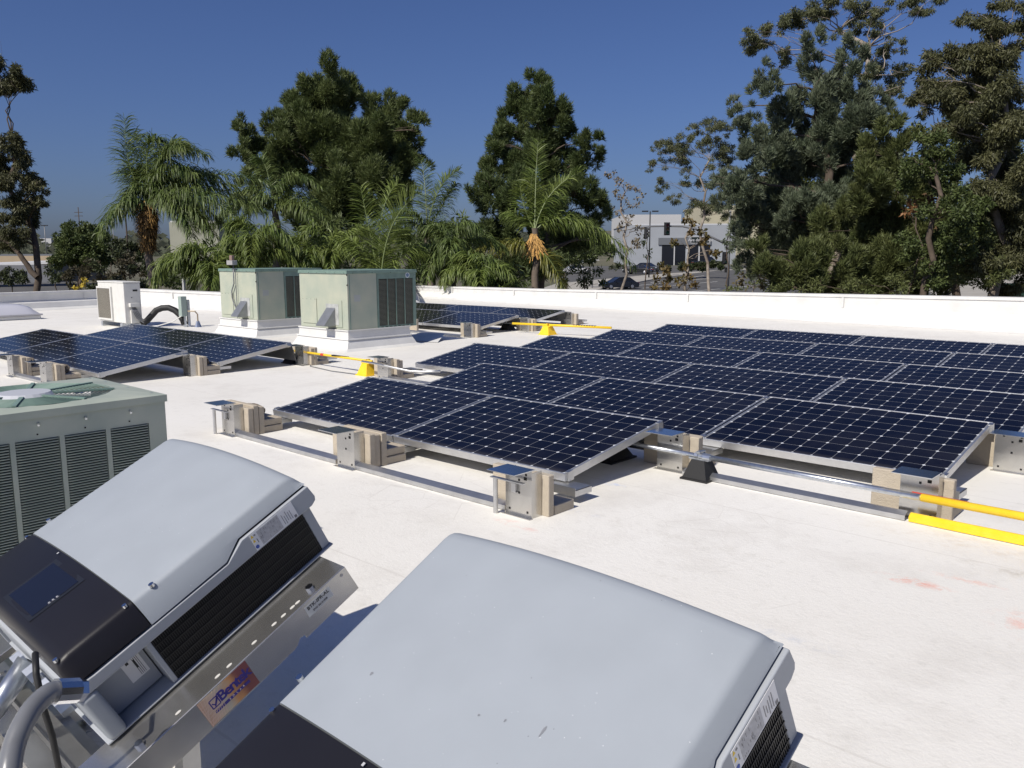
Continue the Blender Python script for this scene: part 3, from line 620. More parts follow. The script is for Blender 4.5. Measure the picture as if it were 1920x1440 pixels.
# ------------------------------------------------------------------ big green condenser at the left edge
Xf, Xb, Yb_, Yn, Zt = 2.59, 1.80, -3.105, -4.42, .80
o = thing('rooftop_unit', 'large dark green louvred condensing unit at the left edge with top fan grille', 'air conditioner', ((Xf+Xb)/2, -3.75, 0))
q = MB(); q.box(Xb+.01, Xf-.05, Yn, Yb_-.014, .06, Zt-.22); q.box(Xf-.045, Xf-.030, Yn, Yb_-.014, .06, Zt-.03); q.build('added_light_block', M_BLACK, o)  # black core darkens the interior; thin wall added to block sun leaking in
q = MB()                                       # louvred face: frame pieces round the louver banks
bays = []; y = Yb_-.076
bw, gap = .160, .019
for k in range(7): bays.append((y-bw, y)); y -= bw+gap
z0, z1 = .12, .685
q.box(Xf-.012, Xf, Yn, Yb_, z1, Zt-.004); q.box(Xf-.012, Xf, Yn, Yb_, .06, z0); q.box(Xf-.012, Xf, bays[0][1], Yb_, z0, z1)
for k in range(7):
    ya = bays[k][0]; yb_ = bays[k+1][1] if k < 6 else Yn
    q.box(Xf-.012, Xf, yb_, ya, z0, z1)
q.box(Xb, Xf-.012, Yb_-.012, Yb_, .06, Zt-.012); q.build('louvre_panel', M_GRN2, o)
q = MB(); N_ = 52
for a_, b_ in bays:
    for k in range(N_):
        z = z0+(z1-z0)*k/N_; h = (z1-z0)/N_
        prof = [(Xf-.002, z+h*.0), (Xf+.0055, z+h*.46), (Xf+.0052, z+h*.60), (Xf-.003, z+h*.68)]
        ins = .006
        q.add([(Xf-.008, a_, prof[0][1]), (Xf-.008, b_, prof[0][1])]+[(prof[1][0], a_+ins, prof[1][1]), (prof[1][0], b_-ins, prof[1][1]), (prof[2][0], a_+ins, prof[2][1]), (prof[2][0], b_-ins, prof[2][1]), (Xf-.008, a_, prof[3][1]), (Xf-.008, b_, prof[3][1])],
              [(0,1,3,2), (2,3,5,4), (4,5,7,6), (0,2,4,6), (1,7,5,3)])
q.build('louvre_blade', mat('louvre_green', (.42,.46,.40), .45), o)
q = MB()                                       # lid ring round the fan opening: octagonal hole
fx, fy, fr_ = 2.235, -3.545, .335
ang = [math.pi/4*(k+.5) for k in range(8)]
def lidpt(t_): 
    c_, s_ = math.cos(t_), math.sin(t_); k_ = min((Xf+.008-fx)/max(abs(c_), 1e-6), 1e9); return c_, s_
hole = [Vector((fx+fr_*math.cos(a_)*1.02, fy+fr_*math.sin(a_)*1.05, Zt+.014)) for a_ in ang]
L_, R_ = Xb-.008, Xf+.008; S_, T_ = Yn-.008, Yb_+.008
oc = [Vector((R_, fy+.0, Zt)), Vector((R_, T_, Zt)), Vector((fx, T_, Zt)), Vector((L_, T_, Zt)), Vector((L_, fy, Zt)), Vector((L_, S_, Zt)), Vector((fx, S_, Zt)), Vector((R_, S_, Zt))]
vs = oc+hole; q.add(vs, [(0,1,8),(1,9,8),(1,2,9),(2,10,9),(2,3,10),(3,11,10),(3,4,11),(4,12,11),(4,5,12),(5,13,12),(5,6,13),(6,14,13),(6,7,14),(7,15,14),(7,0,15),(0,8,15)])

for a_, b_ in (((L_,S_),(R_,S_)),((R_,S_),(R_,T_)),((R_,T_),(L_,T_)),((L_,T_),(L_,S_))): q.add([(*a_,Zt-.03),(*b_,Zt-.03),(*b_,Zt),(*a_,Zt)], [(0,1,2,3)])
q.build('lid', M_GRN2, o)
q = MB()
for k in range(8):
    a_ = math.pi/4*k+math.pi/8; q.beam((fx+.09*math.cos(a_), fy+.09*math.sin(a_), Zt+.017), (fx+fr_*1.0*math.cos(a_), fy+fr_*1.04*math.sin(a_), Zt+.017), .016, .008)
q.build('grille_spoke', M_GRN3, o)
q = MB()
for k in (0, 1, 3, 4, 5, 7):                       # solid baffles between some spokes
    a0, a1 = math.pi/4*k+math.pi/8, math.pi/4*(k+1)+math.pi/8
    r0 = .10
    if k in (1, 4, 5): q.add([(fx+r0*math.cos(a0), fy+r0*math.sin(a0), Zt+.010), (fx+fr_*math.cos(a0), fy+fr_*1.04*math.sin(a0), Zt+.010), (fx+fr_*math.cos(a1), fy+fr_*1.04*math.sin(a1), Zt+.010), (fx+r0*math.cos(a1), fy+r0*math.sin(a1), Zt+.010)], [(0,1,2,3)])
q.each('grille_baffle', mat('baffle_olive', (.16,.17,.115), .6, var=.15, vscale=9), o)
q = MB()
for k in range(13):
    r_ = .125+k*(fr_-.12)/13; pts = [(fx+r_*math.cos(a_), fy+r_*1.04*math.sin(a_), Zt+.014) for a_ in np.linspace(0, 2*math.pi, 41)]
    q.tube(pts, .0019, 4, caps=False)
q.build('wire_grille', M_GRN3, o)
q = MB(); q.add([(fx+.1*math.cos(a_), fy+.1*math.sin(a_), Zt+.026) for a_ in np.linspace(0, 2*math.pi, 25)[:-1]]+[(fx+.115*math.cos(a_), fy+.115*math.sin(a_), Zt+.012) for a_ in np.linspace(0, 2*math.pi, 25)[:-1]], [tuple(range(24))]+[(i, (i+1) % 24, 24+(i+1) % 24, 24+i) for i in range(24)])
q.build('fan_hub', mat('hub_grey', (.50,.51,.54), .4), o)
q = MB()
for k in range(5):
    a_ = k*math.pi*2/5; ca, sa = math.cos(a_), math.sin(a_)
    q.add([(fx+.1*ca, fy+.1*sa, Zt-.14), (fx+.31*math.cos(a_-.3), fy+.31*math.sin(a_-.3), Zt-.17), (fx+.31*math.cos(a_+.4), fy+.31*math.sin(a_+.4), Zt-.08), (fx+.1*math.cos(a_+.6), fy+.1*math.sin(a_+.6), Zt-.12)], [(0,1,2,3)])
q.each('fan_blade', M_GALV, o)
sc_ = MB(); 
for yy_ in (-3.255, -3.435, -3.612, -3.79, -3.97): sc_.tube([(Xf-.002, yy_, .75), (Xf+.014, yy_-.003, .742)], .0045, 8); 
sc_.build('screw', M_GALV, o)
sc_ = MB()
for yy_ in (-3.262, -3.44, -3.618, -3.796, -3.975): sc_.box(Xf+.0005, Xf+.0015, yy_-.003, yy_+.003, .702, .708)
sc_.build('screw_hole', M_BLACK, o)
sc_ = MB()
for xx_, yy_ in ((Xf-.06, Yb_-.03), (Xf-.3, Yb_-.03), (Xf-.55, Yb_-.03), (Xf-.10, Yb_-.12), (Xb+.05, Yb_-.03)): sc_.tube([(xx_, yy_, Zt-.001), (xx_, yy_, Zt+.005)], .006, 8)
sc_.build('lid_screw', M_GALV, o)

# ------------------------------------------------------------------ inverters on tilted racks
IY, IT = R(-1.134), R(27.373); IX = Vector((math.cos(IY), math.sin(IY), 0))
IO = Vector((3.573, -3.542, .832)); SEP = 1.3235; IW = .725; DT = -.667; DS = -.469
def imat(k): return Matrix.Translation(IO+IX*(SEP*k)) @ Matrix.Rotation(IY, 4, 'Z') @ Matrix.Rotation(IT, 4, 'X')
def ng(d):    # lower edge of the cover along its length
    return -.040 if d > -.203 else (-.067 if d < -.257 else -.040-.027*(-.203-d)/.054)
def profile():
    c = IW/2; pts = []
    right = [(c-.026, .0), (c-.021, -.0015), (c-.016, -.0045), (c-.0125, -.009), (c-.011, -.0125), (c+.001, -.0325)]
    arc = [(x, .020*(1-(x/(c-.026))**2)) for x in np.linspace(-(c-.045), c-.045, 13)]
    return [(-x, z) for x, z in reversed(right)]+arc+right
def cover(mb, d_rows, near_cap=False):
    """d_rows: list of (d, drop, bottom)"""
    pr = profile(); n = len(pr)+2; vs = []; c = IW/2
    for d, drop, bot in d_rows:
        e_ = c+.001+max(0, -.0325-bot)*.25; row = [(-e_, bot)]+[(x, max(z-drop, bot+.002)) for x, z in pr]+[(e_, bot)]
        vs += [(x+c, d, z) for x, z in row]
    fs = [(i*n+j, i*n+j+1, (i+1)*n+j+1, (i+1)*n+j) for i in range(len(d_rows)-1) for j in range(n-1)]
    fs.append(tuple(range(n))); fs.append(tuple(len(vs)-n+j for j in range(n-1, -1, -1)))
    mb.add(vs, fs); return mb
def inverter(k, label):
    m = imat(k); o = thing('solar_inverter', label, 'inverter', mtx=m)
    def B(mb, name, mt, par=None, **kw):
        p = par or o; ob = mb.build(name, mt, p, world=False, **kw); return ob
    # silver cover
    rows_ = [(DS, .0, ng(DS))]+[(d, 0, ng(d)) for d in np.linspace(DS+.03, -.27, 5)]+[(-.257, 0, ng(-.257)), (-.203, 0, ng(-.203))]+[(d, 0, -.040) for d in (-.15, -.08, -.03)]+[(-.016, .0018, -.040), (-.006, .0065, -.040), (.002, .014, -.040), (.008, .024, -.040), (.014, .037, -.0405)]
    cv = B(cover(MB(), rows_), 'silver_cover', M_INV, smooth=True); cv.modifiers.new('e', 'EDGE_SPLIT').split_angle = R(38)
    q = MB()
    for x in (.012, IW-.016): q.tube([(x, DS+.052, -.004), (x, DS+.052, .004)], .0065, 12)
    q.each('cover_screw', M_MIRROR, cv, world=False)
    # dark lower cover
    rows_ = [(DS-.003, .001, -.066), (DS-.05, .001, -.064), (-.63, .001, -.062), (-.648, .004, -.062), (-.658, .010, -.062), (-.665, .022, -.062), (-.668, .04, -.064)]
    dk = B(cover(MB(), rows_), 'dark_display_cover', M_INVB, smooth=True); dk.modifiers.new('e', 'EDGE_SPLIT').split_angle = R(38)
    q = MB()
    for x, d in ((.022, -.487), (IW-.019, -.487), (.022, -.658), (IW-.023, -.655)): q.tube([(x, d, -.004), (x, d, .003)], .0055, 10)
    q.each('cover_screw', M_MIRROR, dk, world=False)
    # display recess: a shallow sunk frame
    q = MB(); x0, x1, d0, d1 = .31, .505, -.637, -.494; zz = lambda x: .020*(1-((x-IW/2)/(IW/2-.03))**2)-.001
    a, b_ = zz(x0)+.0012, zz(x1)+.0012; ins = .012
    q.add([(x0,d0,a),(x1,d0,b_),(x1,d1,b_),(x0,d1,a),(x0+ins,d0+ins,a-.0002),(x1-ins,d0+ins,b_-.0002),(x1-ins,d1-ins,b_-.0002),(x0+ins,d1-ins,a-.0002)], [(0,1,5,4),(1,2,6,5),(2,3,7,6),(3,0,4,7)])
    B(q, 'display_bezel', mat('bezel_black', (.018,.018,.018), .28), dk)
    q = MB(); q.add([(x0+ins,d0+ins,a+.0006),(x1-ins,d0+ins,b_+.0006),(x1-ins,d1-ins,b_+.0006),(x0+ins,d1-ins,a+.0006)], [(0,1,2,3)]); B(q, 'display_window', mat('display_blue_black', (.010,.012,.022), .15, spec=.35), dk)
    q = MB(); wx = x1-.011
    for dd in (-.583, -.573, -.5625): q.box(wx-.007, wx-.003, dd, dd+.0045, b_+.0008, b_+.0014); q.box(wx, wx+.0012, dd-.001, dd+.006, b_+.0008, b_+.0014)
    q.box(.292, .297, -.484, -.478, .0225, .0232); B(q, 'key_symbols', M_STKG, dk)
    # housing with overhanging lip
    q = MB(); lip = [(.020, -.083), (.014, -.0455), (-.2, -.0455), (-.257, -.0725), (-.62, -.0705), (-.668, -.066), (-.676, -.072), (-.678, -.100), (-.64, -.1005), (.0, -.1005), (.016, -.094)]
    q.prism(lip, 0, -.0115, IW+.0115); hs = B(q, 'housing_lip', M_INVD, bevel=.003)
    q = MB(); q.prism([(.006, -.037), (-.2, -.037), (-.2555, -.065), (-.66, -.062), (-.66, -.09), (.006, -.09)], 0, -.0005, IW+.0005); B(q, 'painted_gap_shade', M_BLACK)  # black strip set in the groove to paint its shade
    q = MB(); q.box(.0, IW+.0, -.030, -.004, -.232, -.1006); q.box(.0, IW+.003, -.505, -.492, -.232, -.1006)
    q.box(.01, IW+.008, -.684, -.0, -.238, -.2325); q.box(.0, .012, -.684, -.506, -.232, -.1006)
    q.box(.013, IW-.075, -.565, -.560, -.232, -.1006)
    B(q, 'housing', M_INVD, bevel=.003)
    # cooling grille on both sides
    for xs in (IW-.012, .0):
        q = MB(); q.box(xs, xs+.010, -.4918, -.0302, -.232, -.1008)
        g_ = B(q, 'cooling_grille', M_BLACK)
        s_ = MB(); nb = 84
        for i in range(nb):
            d = -.490+i*(.459/nb); s_.box(xs+.0102, xs+.013, d, d+.0022, -.2315, -.101)
        for z in (-.123, -.145, -.167, -.189, -.211): s_.box(xs+.0104, xs+.0142, -.491, -.031, z-.0013, z+.0013)
        B(s_, 'grille_rib', mat('grille_plastic', (.011,.011,.011), .5), g_)
    # open wiring bay near the low end, with a sticker
    q = MB(); q.box(.05, IW-.05, -.630, -.508, -.228, -.1006); B(q, 'wiring_bay', M_INVD)
    q = MB(); q.box(.012, IW+.013, -.676, -.632, -.236, -.1012); B(q, 'end_foot', M_INV, bevel=.012, seg=3)
    q = MB(); q.box(IW-.0495, IW-.0485, -.566, -.520, -.190, -.126); sk = B(q, 'white_sticker', M_STK)
    q = MB(); X_ = IW-.0482
    for i in range(4): q.box(X_, X_+.0003, -.528+i*-.004, -.527+i*-.004, -.186, -.132)
    q.box(X_, X_+.0003, -.556, -.549, -.142, -.134); q.box(X_, X_+.0003, -.540, -.536, -.165, -.140); B(q, 'sticker_print', M_INK, sk)
    # rating label on the lip
    XL = IW+.0119
    q = MB(); q.box(XL, XL+.0006, -.181, -.045, -.0965, -.049); lb_ = B(q, 'rating_label', M_STK)
    q = MB(); X_ = XL+.0008
    q.box(X_, X_+.0003, -.160, -.094, -.0935, -.0515); B(q, 'label_table', M_STKG, lb_)
    q = MB(); rr = random.Random(3+k)
    q.box(X_, X_+.0004, -.0555, -.0485, -.0945, -.0865)
    for i in range(5):
        d = -.060-i*.0062; q.box(X_, X_+.0004, d-.0014, d, -.093+rr.random()*.01, -.058-rr.random()*.012)
    for i in range(26):
        d = -.096-rr.random()*.060; z = -.092+rr.random()*.034; q.box(X_+.0003, X_+.0006, d-.0008, d, z, z+.003+rr.random()*.006)
    q.box(X_, X_+.0004, -.170, -.165, -.058, -.054); q.box(X_, X_+.0004, -.168, -.166, -.080, -.068)
    B(q, 'label_print', mat('grey_print', (.16,.16,.17), .5), lb_)
    q = MB()
    for z in (-.060, -.0735): q.add([(X_+.0001, -.1795, z), (X_+.0001, -.1715, z+.0005), (X_+.0001, -.1755, z+.0095)], [(0,1,2)])
    B(q, 'warning_triangle', M_WARN, lb_)
    q = MB(); q.add([(X_+.0001, -.1752+.0052*math.cos(a_), -.0875+.0052*math.sin(a_)) for a_ in np.linspace(0, 6.283, 17)[:-1]], [tuple(range(16))]); B(q, 'blue_round_symbol', mat('blue_symbol', (.03,.08,.35), .45), lb_)
    # glands and stubs on the low end
    q = MB()
    for x in (.30, .40, .50, .60): q.tube([(x, -.684, -.155), (x, -.71, -.155)], .028, 8)
    q.each('cable_gland', M_GALV, o, world=False)
    return o
i1 = inverter(0, 'grey and black solar inverter at left with its display and whole casing visible')
i2 = inverter(1, 'grey and black solar inverter at the bottom centre, cut by the frame')
sm = MB()
for x, d, a_, b_ in ((.157,-.352,.003,.004),(.514,-.305,.002,.010),(.450,-.318,.0015,.003),(.405,-.330,.002,.002)):
    z = .020*(1-((x-IW/2)/(IW/2-.03))**2)+.0006
    sm.add([(x+a_*math.cos(t_)*(1+.3*math.sin(3*t_)), d+b_*math.sin(t_), z) for t_ in np.linspace(0, 6.283, 13)[:-1]], [tuple(range(12))])
sm.build('scuff', mat('scuff_grey', (.20,.21,.23), .8), i2, world=False)
def rack(k, label, sticker):
    m = imat(k); o = thing('inverter_rack', label, 'inverter rack', mtx=m); x0 = IW+.003
    # side channels (right one carries the stickers): top flange with slots, outer web with a notch
    def chan(side, name):
        q = MB(); xa, xb = (IW-.02, IW+.112) if side > 0 else (.02, -.112)
        n_top = -.243; holes = [-.188, -.205, -.234, -.264, -.326, -.401, -.435]
        out = xb; web_in = out-.003*side
        lo, hi = min(xa, web_in), max(xa, web_in)
        q.box(lo, hi, -1.05, -.045, n_top-.003, n_top)
        poly = [(-.045, n_top+.0006), (-.040, -.325), (-.222, -.325), (-.222, -.314), (-.236, -.311), (-.250, -.322), (-.262, -.326), (-1.05, -.328), (-1.05, n_top+.0006)]
        q.prism([(a_, b_) for a_, b_ in poly], 0, min(out, web_in), max(out, web_in))
        c_ = q.build(name, M_MILL, o, world=False, bevel=.0015, seg=2)
        s_ = MB(); cx_ = (IW+.088) if side > 0 else -.088
        for d in holes+[-.545]:
            s_.add([(cx_+.0045*math.cos(t_), d+.008*math.sin(t_), n_top+.0012) for t_ in np.linspace(0, 6.283, 11)[:-1]], [tuple(range(10))])
        if side > 0: s_.add([(out+.0008, -.064+.0045*math.cos(t_), -.256+.004*math.sin(t_)) for t_ in np.linspace(0, 6.283, 11)[:-1]], [tuple(range(10))])
        s_.build('slot_hole', mat('hole_showing_roof', (.5,.49,.46), .8), c_, world=False)
        s_ = MB()
        for d in (-.141, -.641): s_.tube([(IW+.082 if side > 0 else -.082, d, n_top), (IW+.082 if side > 0 else -.082, d, n_top+.010)], .011, 6)
        s_.each('hex_bolt', M_MIRROR, c_, world=False)
        return c_
    c_ = chan(1, 'side_channel'); chan(-1, 'side_channel')
    if sticker:
        XO = IW+.1125
        q = MB(); q.box(XO, XO+.0004, -.190, -.108, -.284, -.252); st = q.build('part_number_label', mat('label_grey', (.62,.63,.61), .5), c_, world=False)
        def TM(d, n_, ang=0): return Matrix.Translation((XO+.0006, d, n_)) @ Matrix(((0,0,1,0),(1,0,0,0),(0,1,0,0),(0,0,0,1))) @ Matrix.Rotation(ang, 4, 'Z')
        text_mesh('lettering', 'BTK-IPR-AL', .0135, M_INK, st, TM(-.149, -.261), bold=.0003, space=1.05)
        text_mesh('lettering', 'SNO 06121528', .0075, M_INK, st, TM(-.149, -.2755), bold=.0001)
        # maker sticker: sunset coloured rectangle with lattice, check box and lettering
        mm = bpy.data.materials.new('sunset_print'); mm.use_nodes = True; nt = mm.node_tree; l = nt.links; bb = nt.nodes['Principled BSDF']; bb.inputs['Roughness'].default_value = .4
        tc = nt.nodes.new('ShaderNodeTexCoord'); se = nt.nodes.new('ShaderNodeSeparateXYZ'); l.new(tc.outputs['Object'], se.inputs[0])
        mr = nt.nodes.new('ShaderNodeMapRange'); mr.inputs[1].default_value = -.510; mr.inputs[2].default_value = -.366; l.new(se.outputs[1], mr.inputs[0])
        nz = nt.nodes.new('ShaderNodeTexNoise'); nz.inputs['Scale'].default_value = 30; l.new(tc.outputs['Object'], nz.inputs[0])
        ad = nt.nodes.new('ShaderNodeMath'); ad.operation = 'MULTIPLY_ADD'; l.new(nz.outputs['Fac'], ad.inputs[0]); ad.inputs[1].default_value = .3; l.new(mr.outputs[0], ad.inputs[2])
        rp = nt.nodes.new('ShaderNodeValToRGB'); e = rp.color_ramp.elements; e[0].position = 0; e[0].color = (.50,.25,.16,1); e[1].position = 1.2/1.3; e[1].color = (.20,.06,.06,1)
        for p_, c3 in ((.35, (.62,.48,.36,1)), (.55, (.50,.45,.36,1)), (.72, (.60,.30,.12,1))): x_ = e.new(p_); x_.color = c3
        l.new(ad.outputs[0], rp.inputs[0]); l.new(rp.outputs[0], bb.inputs['Base Color'])
        q = MB(); q.box(XO, XO+.0004, -.510, -.372, -.322, -.2455); st = q.build('maker_sticker', mm, c_, world=False)
        q = MB()
        for i in range(7):
            a0 = Vector((XO+.0006, -.508+i*.008, -.2465)); a1 = Vector((XO+.0006, -.508+max(0, i-4)*.010, -.2465-.075+.006*i)); q.beam(a0, a1, .0010, .0003, up=(1,0,0))
            a0 = Vector((XO+.0006, -.508+i*.007, -.321)); a1 = Vector((XO+.0006, -.470+i*.003, -.262+i*.002)); q.beam(a0, a1, .0009, .0003, up=(1,0,0))
            a0 = Vector((XO+.0006, -.509, -.318+i*.0095)); a1 = Vector((XO+.0006, -.468+i*.002, -.308+i*.0075)); q.beam(a0, a1, .0009, .0003, up=(1,0,0))
        q.build('lattice_print', mat('lattice_cream', (.66,.50,.42), .5), st, world=False)
        text_mesh('lettering', 'Bentek', .038, M_NAVY, st, TM(-.420, -.273), bold=.0009, space=.82)
        q = MB(); q.box(XO+.0005, XO+.0007, -.487, -.388, -.301, -.293); q.build('blue_bar', M_NAVY, st, world=False)
        text_mesh('lettering', 'SOLAR', .0075, mat('pale_print', (.6,.5,.45), .5), st, TM(-.425, -.297)@Matrix.Translation((0,0,.0004)), space=2.4)
        q = MB(); X_ = XO+.0007
        for a_, b_ in (((-.487,-.262),(-.466,-.262)), ((-.466,-.262),(-.466,-.286)), ((-.466,-.286),(-.487,-.286)), ((-.487,-.286),(-.487,-.262)), ((-.484,-.272),(-.478,-.280)), ((-.478,-.280),(-.462,-.258)), ((-.480,-.284),(-.464,-.266))):
            q.beam((X_, *a_), (X_, *b_), .0028, .0003, up=(1,0,0))
        q.build('check_box_emblem', M_NAVY, st, world=False)
    # legs down to the roof
    im = m
    def W(x, d, n_): return im @ Vector((x, d, n_))
    for x in (IW-.03, .03):
        for d in (-.52, -.96):
            p = W(x, d, -.335); q = MB(); q.beam((p.x, p.y, .006), p+Vector((0,0,.03)), .045, .045, up=(0,1,0)); q.box(p.x-.06, p.x+.06, p.y-.06, p.y+.06, 0, .006); q.build('leg', M_ALU, o)
        p0, p1 = W(x, -.50, -.335), W(x, -.98, -.335); q = MB(); q.beam((p0.x, p0.y, .05), (p1.x, p1.y, .05), .05, .045); q.build('base_rail', M_ALU, o)
    for d, n_, w_ in ((-.10, -.27, .05), (-.60, -.30, .07), (-.80, -.30, .06), (-.98, -.30, .06)):
        q = MB(); a_, b_ = W(-.105, d, n_), W(IW+.105, d, n_); q.beam(a_, b_, w_, .004); q.beam(a_+Vector((0,-w_/2,-.02)), b_+Vector((0,-w_/2,-.02)), .004, .04); q.build('cross_rail', M_MILL, o)
    return o
rack(0, 'tilted aluminium rack with maker sticker carrying the left inverter', True)
rack(1, 'tilted aluminium rack carrying the bottom centre inverter', False)
for yy_, zz_, wd, lab in ((-4.02, .16, .05, 'upper'), (-3.93, .05, .05, 'far lower'), (-4.13, .06, .045, 'near lower')):
    q = MB(); q.beam((3.05, yy_, zz_), (5.75, yy_-.05, zz_), wd, .004); q.beam((3.05, yy_-wd/2, zz_-.02), (5.75, yy_-.05-wd/2, zz_-.02), .004, .04)
    for x_ in (3.3, 3.42, 4.9): q.tube([(x_, yy_-.01, zz_), (x_, yy_-.01, zz_+.008)], .011, 6)
    tag(q.build('cross_member', M_ALU, loc=(4.4, yy_, zz_)), '%s aluminium cross member under the inverter racks' % lab, 'rack rail')
W_ = lambda x, d, n_: imat(0) @ Vector((x, d, n_))
q = MB(); q.tube([W_(.33,-.685,-.15), W_(.33,-.80,-.20), W_(.32,-.98,-.25)], .026, 16); tag(q.build('steel_conduit', M_GALV, loc=W_(.33,-.8,-.2), smooth=True), 'shiny straight steel conduit entering the low end of the left inverter', 'conduit')
pts = [at(112,1296,1.66), at(92,1300,1.64), at(64,1325,1.60), at(42,1360,1.56), at(26,1400,1.53), at(18,1445,1.5), at(14,1500,1.48)]
o = thing('flexible_conduit', 'ribbed grey flexible conduit curving down at the lower left corner', 'conduit', pts[-1])
P2 = []
for i in range(len(pts)-1):
    for t_ in np.linspace(0, 1, 8, endpoint=False): 
        p0, p1, p2, p3 = pts[max(i-1,0)], pts[i], pts[i+1], pts[min(i+2, len(pts)-1)]
        P2.append(.5*((2*p1)+(p2-p0)*t_+(2*p0-5*p1+4*p2-p3)*t_*t_+(3*p1-p0-3*p2+p3)*t_**3))
rad = [.0195+(.0007 if i % 2 else 0) for i in range(len(P2))]
MB().tube(P2, rad, 16).build('hose', M_CONDUIT, o, smooth=True)
d_ = (P2[0]-P2[3]).normalized(); MB().tube([P2[0]-d_*.01, P2[0]+d_*.035], .025, 12).build('hose_fitting', M_MIRROR, o); MB().tube([P2[0]+d_*.035, P2[0]+d_*.05], .023, 6).build('lock_nut', M_MIRROR, o)
q = MB(); q.tube([at(66,1225,1.72), at(68,1265,1.68), at(82,1330,1.7), at(98,1380,1.72), at(112,1450,1.75), at(118,1500,1.8)], .0065, 8)
tag(q.build('cable', M_RUB, loc=at(82,1330,1.7), smooth=True), 'thin black cable hanging beside the ribbed conduit', 'cable')

# ------------------------------------------------------------------ vegetation
def np_mesh(name, V, Q, m, parent=None, loc=None):
    me = bpy.data.meshes.new(name); V = np.asarray(V, np.float32); Q = np.asarray(Q, np.int32)
    o3 = None
    if parent is not None: V = V-np.array(MW[parent].translation, np.float32)
    elif loc is not None: V = V-np.array(loc, np.float32)
    k = Q.shape[1]; me.vertices.add(len(V)); me.vertices.foreach_set('co', V.ravel()); me.loops.add(Q.size); me.loops.foreach_set('vertex_index', Q.ravel())
    me.polygons.add(len(Q)); me.polygons.foreach_set('loop_start', np.arange(0, Q.size, k, dtype=np.int32)); me.polygons.foreach_set('loop_total', np.full(len(Q), k, np.int32))
    me.update(calc_edges=True); me.materials.append(m); o = bpy.data.objects.new(name, me); COL.objects.link(o)
    if parent is not None: o.parent = parent
    elif loc is not None: o.location = loc
    return o
def unitv(a): return a/np.maximum(np.linalg.norm(a, axis=1, keepdims=True), 1e-6)
def leaf_quads(C, D, L, Wd):
    """diamond leaves: base C, direction D"""
    n = len(C); S = unitv(np.cross(D, RNG.normal(size=(n, 3)))); L = np.broadcast_to(L, (n,))[:, None]; Wd = np.broadcast_to(Wd, (n,))[:, None]
    M = C+D*L*.45; V = np.stack([C, M+S*Wd/2, C+D*L, M-S*Wd/2], 1).reshape(-1, 3); return V, np.arange(4*n).reshape(-1, 4)
def ellipsoid(c, r, n, shell=.55):
    u = unitv(RNG.normal(size=(n, 3))); rad = (shell+(1-shell)*RNG.random(n))[:, None] ** .8
    return c+u*rad*r, u
VIEW = np.array(FH)
def lobes3(spec, t, dt=1.0, seed=0):
    """pixel lobes (px,py,rx,ry[,depth offset]) -> world ellipsoids at distance t"""
    rr = random.Random(seed); out = []
    for s in spec:
        tt = t+(s[4] if len(s) > 4 else rr.uniform(-dt, dt)); c = at(s[0], s[1], tt); k = tt/F; out.append((np.array(c), s[2]*k, s[3]*k, tt))
    return out
def crown_pine(lobes, dens, bl, bw_, up=.9, nb=7, spread=.5, shell=.5, sub=11, sub_r=.36):
    """feathery upright tufts filling lobes, each lobe broken into smaller plumes"""
    Vs, Qs, off = [], [], 0
    for c, rx, ry, t in lobes:
        rr_ = (rx+ry)/2; R3 = np.array([rx, rx*.9, ry]); ns = max(4, int(sub*(rr_/1.0)**1.3))
        sc, su = ellipsoid(c, R3, ns, .35)
        for p, u in zip(sc, su):
            r = sub_r*rr_*RNG.uniform(.7, 1.25); n = max(10, int(dens*r*r*30))
            P, U = ellipsoid(p, np.array([r*.8, r*.8, r*1.15]), n, .35)
            D0 = unitv(U*.7+u*.5+np.array([0, 0, up])); 
            C = np.repeat(P, nb, 0); D = unitv(np.repeat(D0, nb, 0)+RNG.normal(size=(n*nb, 3))*spread)
            V, Q = leaf_quads(C, D, bl*RNG.uniform(.6, 1.3, n*nb), bw_); Vs.append(V); Qs.append(Q+off); off += len(V)
    return np.concatenate(Vs), np.concatenate(Qs)
def crown_leaf(lobes, dens, bl, bw_, droop=.5, sub=9, sub_r=.46, shell=.2, flat=.8):
    """clumps of drooping leaves"""
    Vs, Qs, off = [], [], 0
    for c, rx, ry, t in lobes:
        rr_ = (rx+ry)/2; R3 = np.array([rx, rx*.9, ry]); ns = max(4, int(sub*(rr_/1.0)**1.2))
        sc, su = ellipsoid(c, R3, ns, .35)
        for p, u in zip(sc, su):
            r = sub_r*rr_*RNG.uniform(.5, 1.2); n = max(12, int(dens*r*r*170))
            P, U = ellipsoid(p, np.array([r, r, r*flat]), n, shell)
            D = unitv(U*.5+RNG.normal(size=(n, 3))*.7+np.array([0, 0, -droop])); V, Q = leaf_quads(P, D, bl*RNG.uniform(.6, 1.3, n), bw_*RNG.uniform(.7, 1.2, n))
            Vs.append(V); Qs.append(Q+off); off += len(V)
    return np.concatenate(Vs), np.concatenate(Qs)
def limb(mb, a, b, r0, r1, wig, n=6, seg=7, rr=random):
    a, b = Vector(a), Vector(b); L = (b-a).length; pts = []; off = Vector((0,0,0))
    for i in range(n+1):
        f = i/n; 
        if 0 < i < n: off = off*.6+Vector((rr.uniform(-1,1), rr.uniform(-1,1), rr.uniform(-.5,.5)))*wig*L*.12
        pts.append(a.lerp(b, f)+off*(1 if i < n else 0)+Vector((0,0,L*.06*math.sin(f*math.pi))))
    mb.tube(pts, [r0+(r1-r0)*i/n for i in range(n+1)], seg, caps=False); return pts
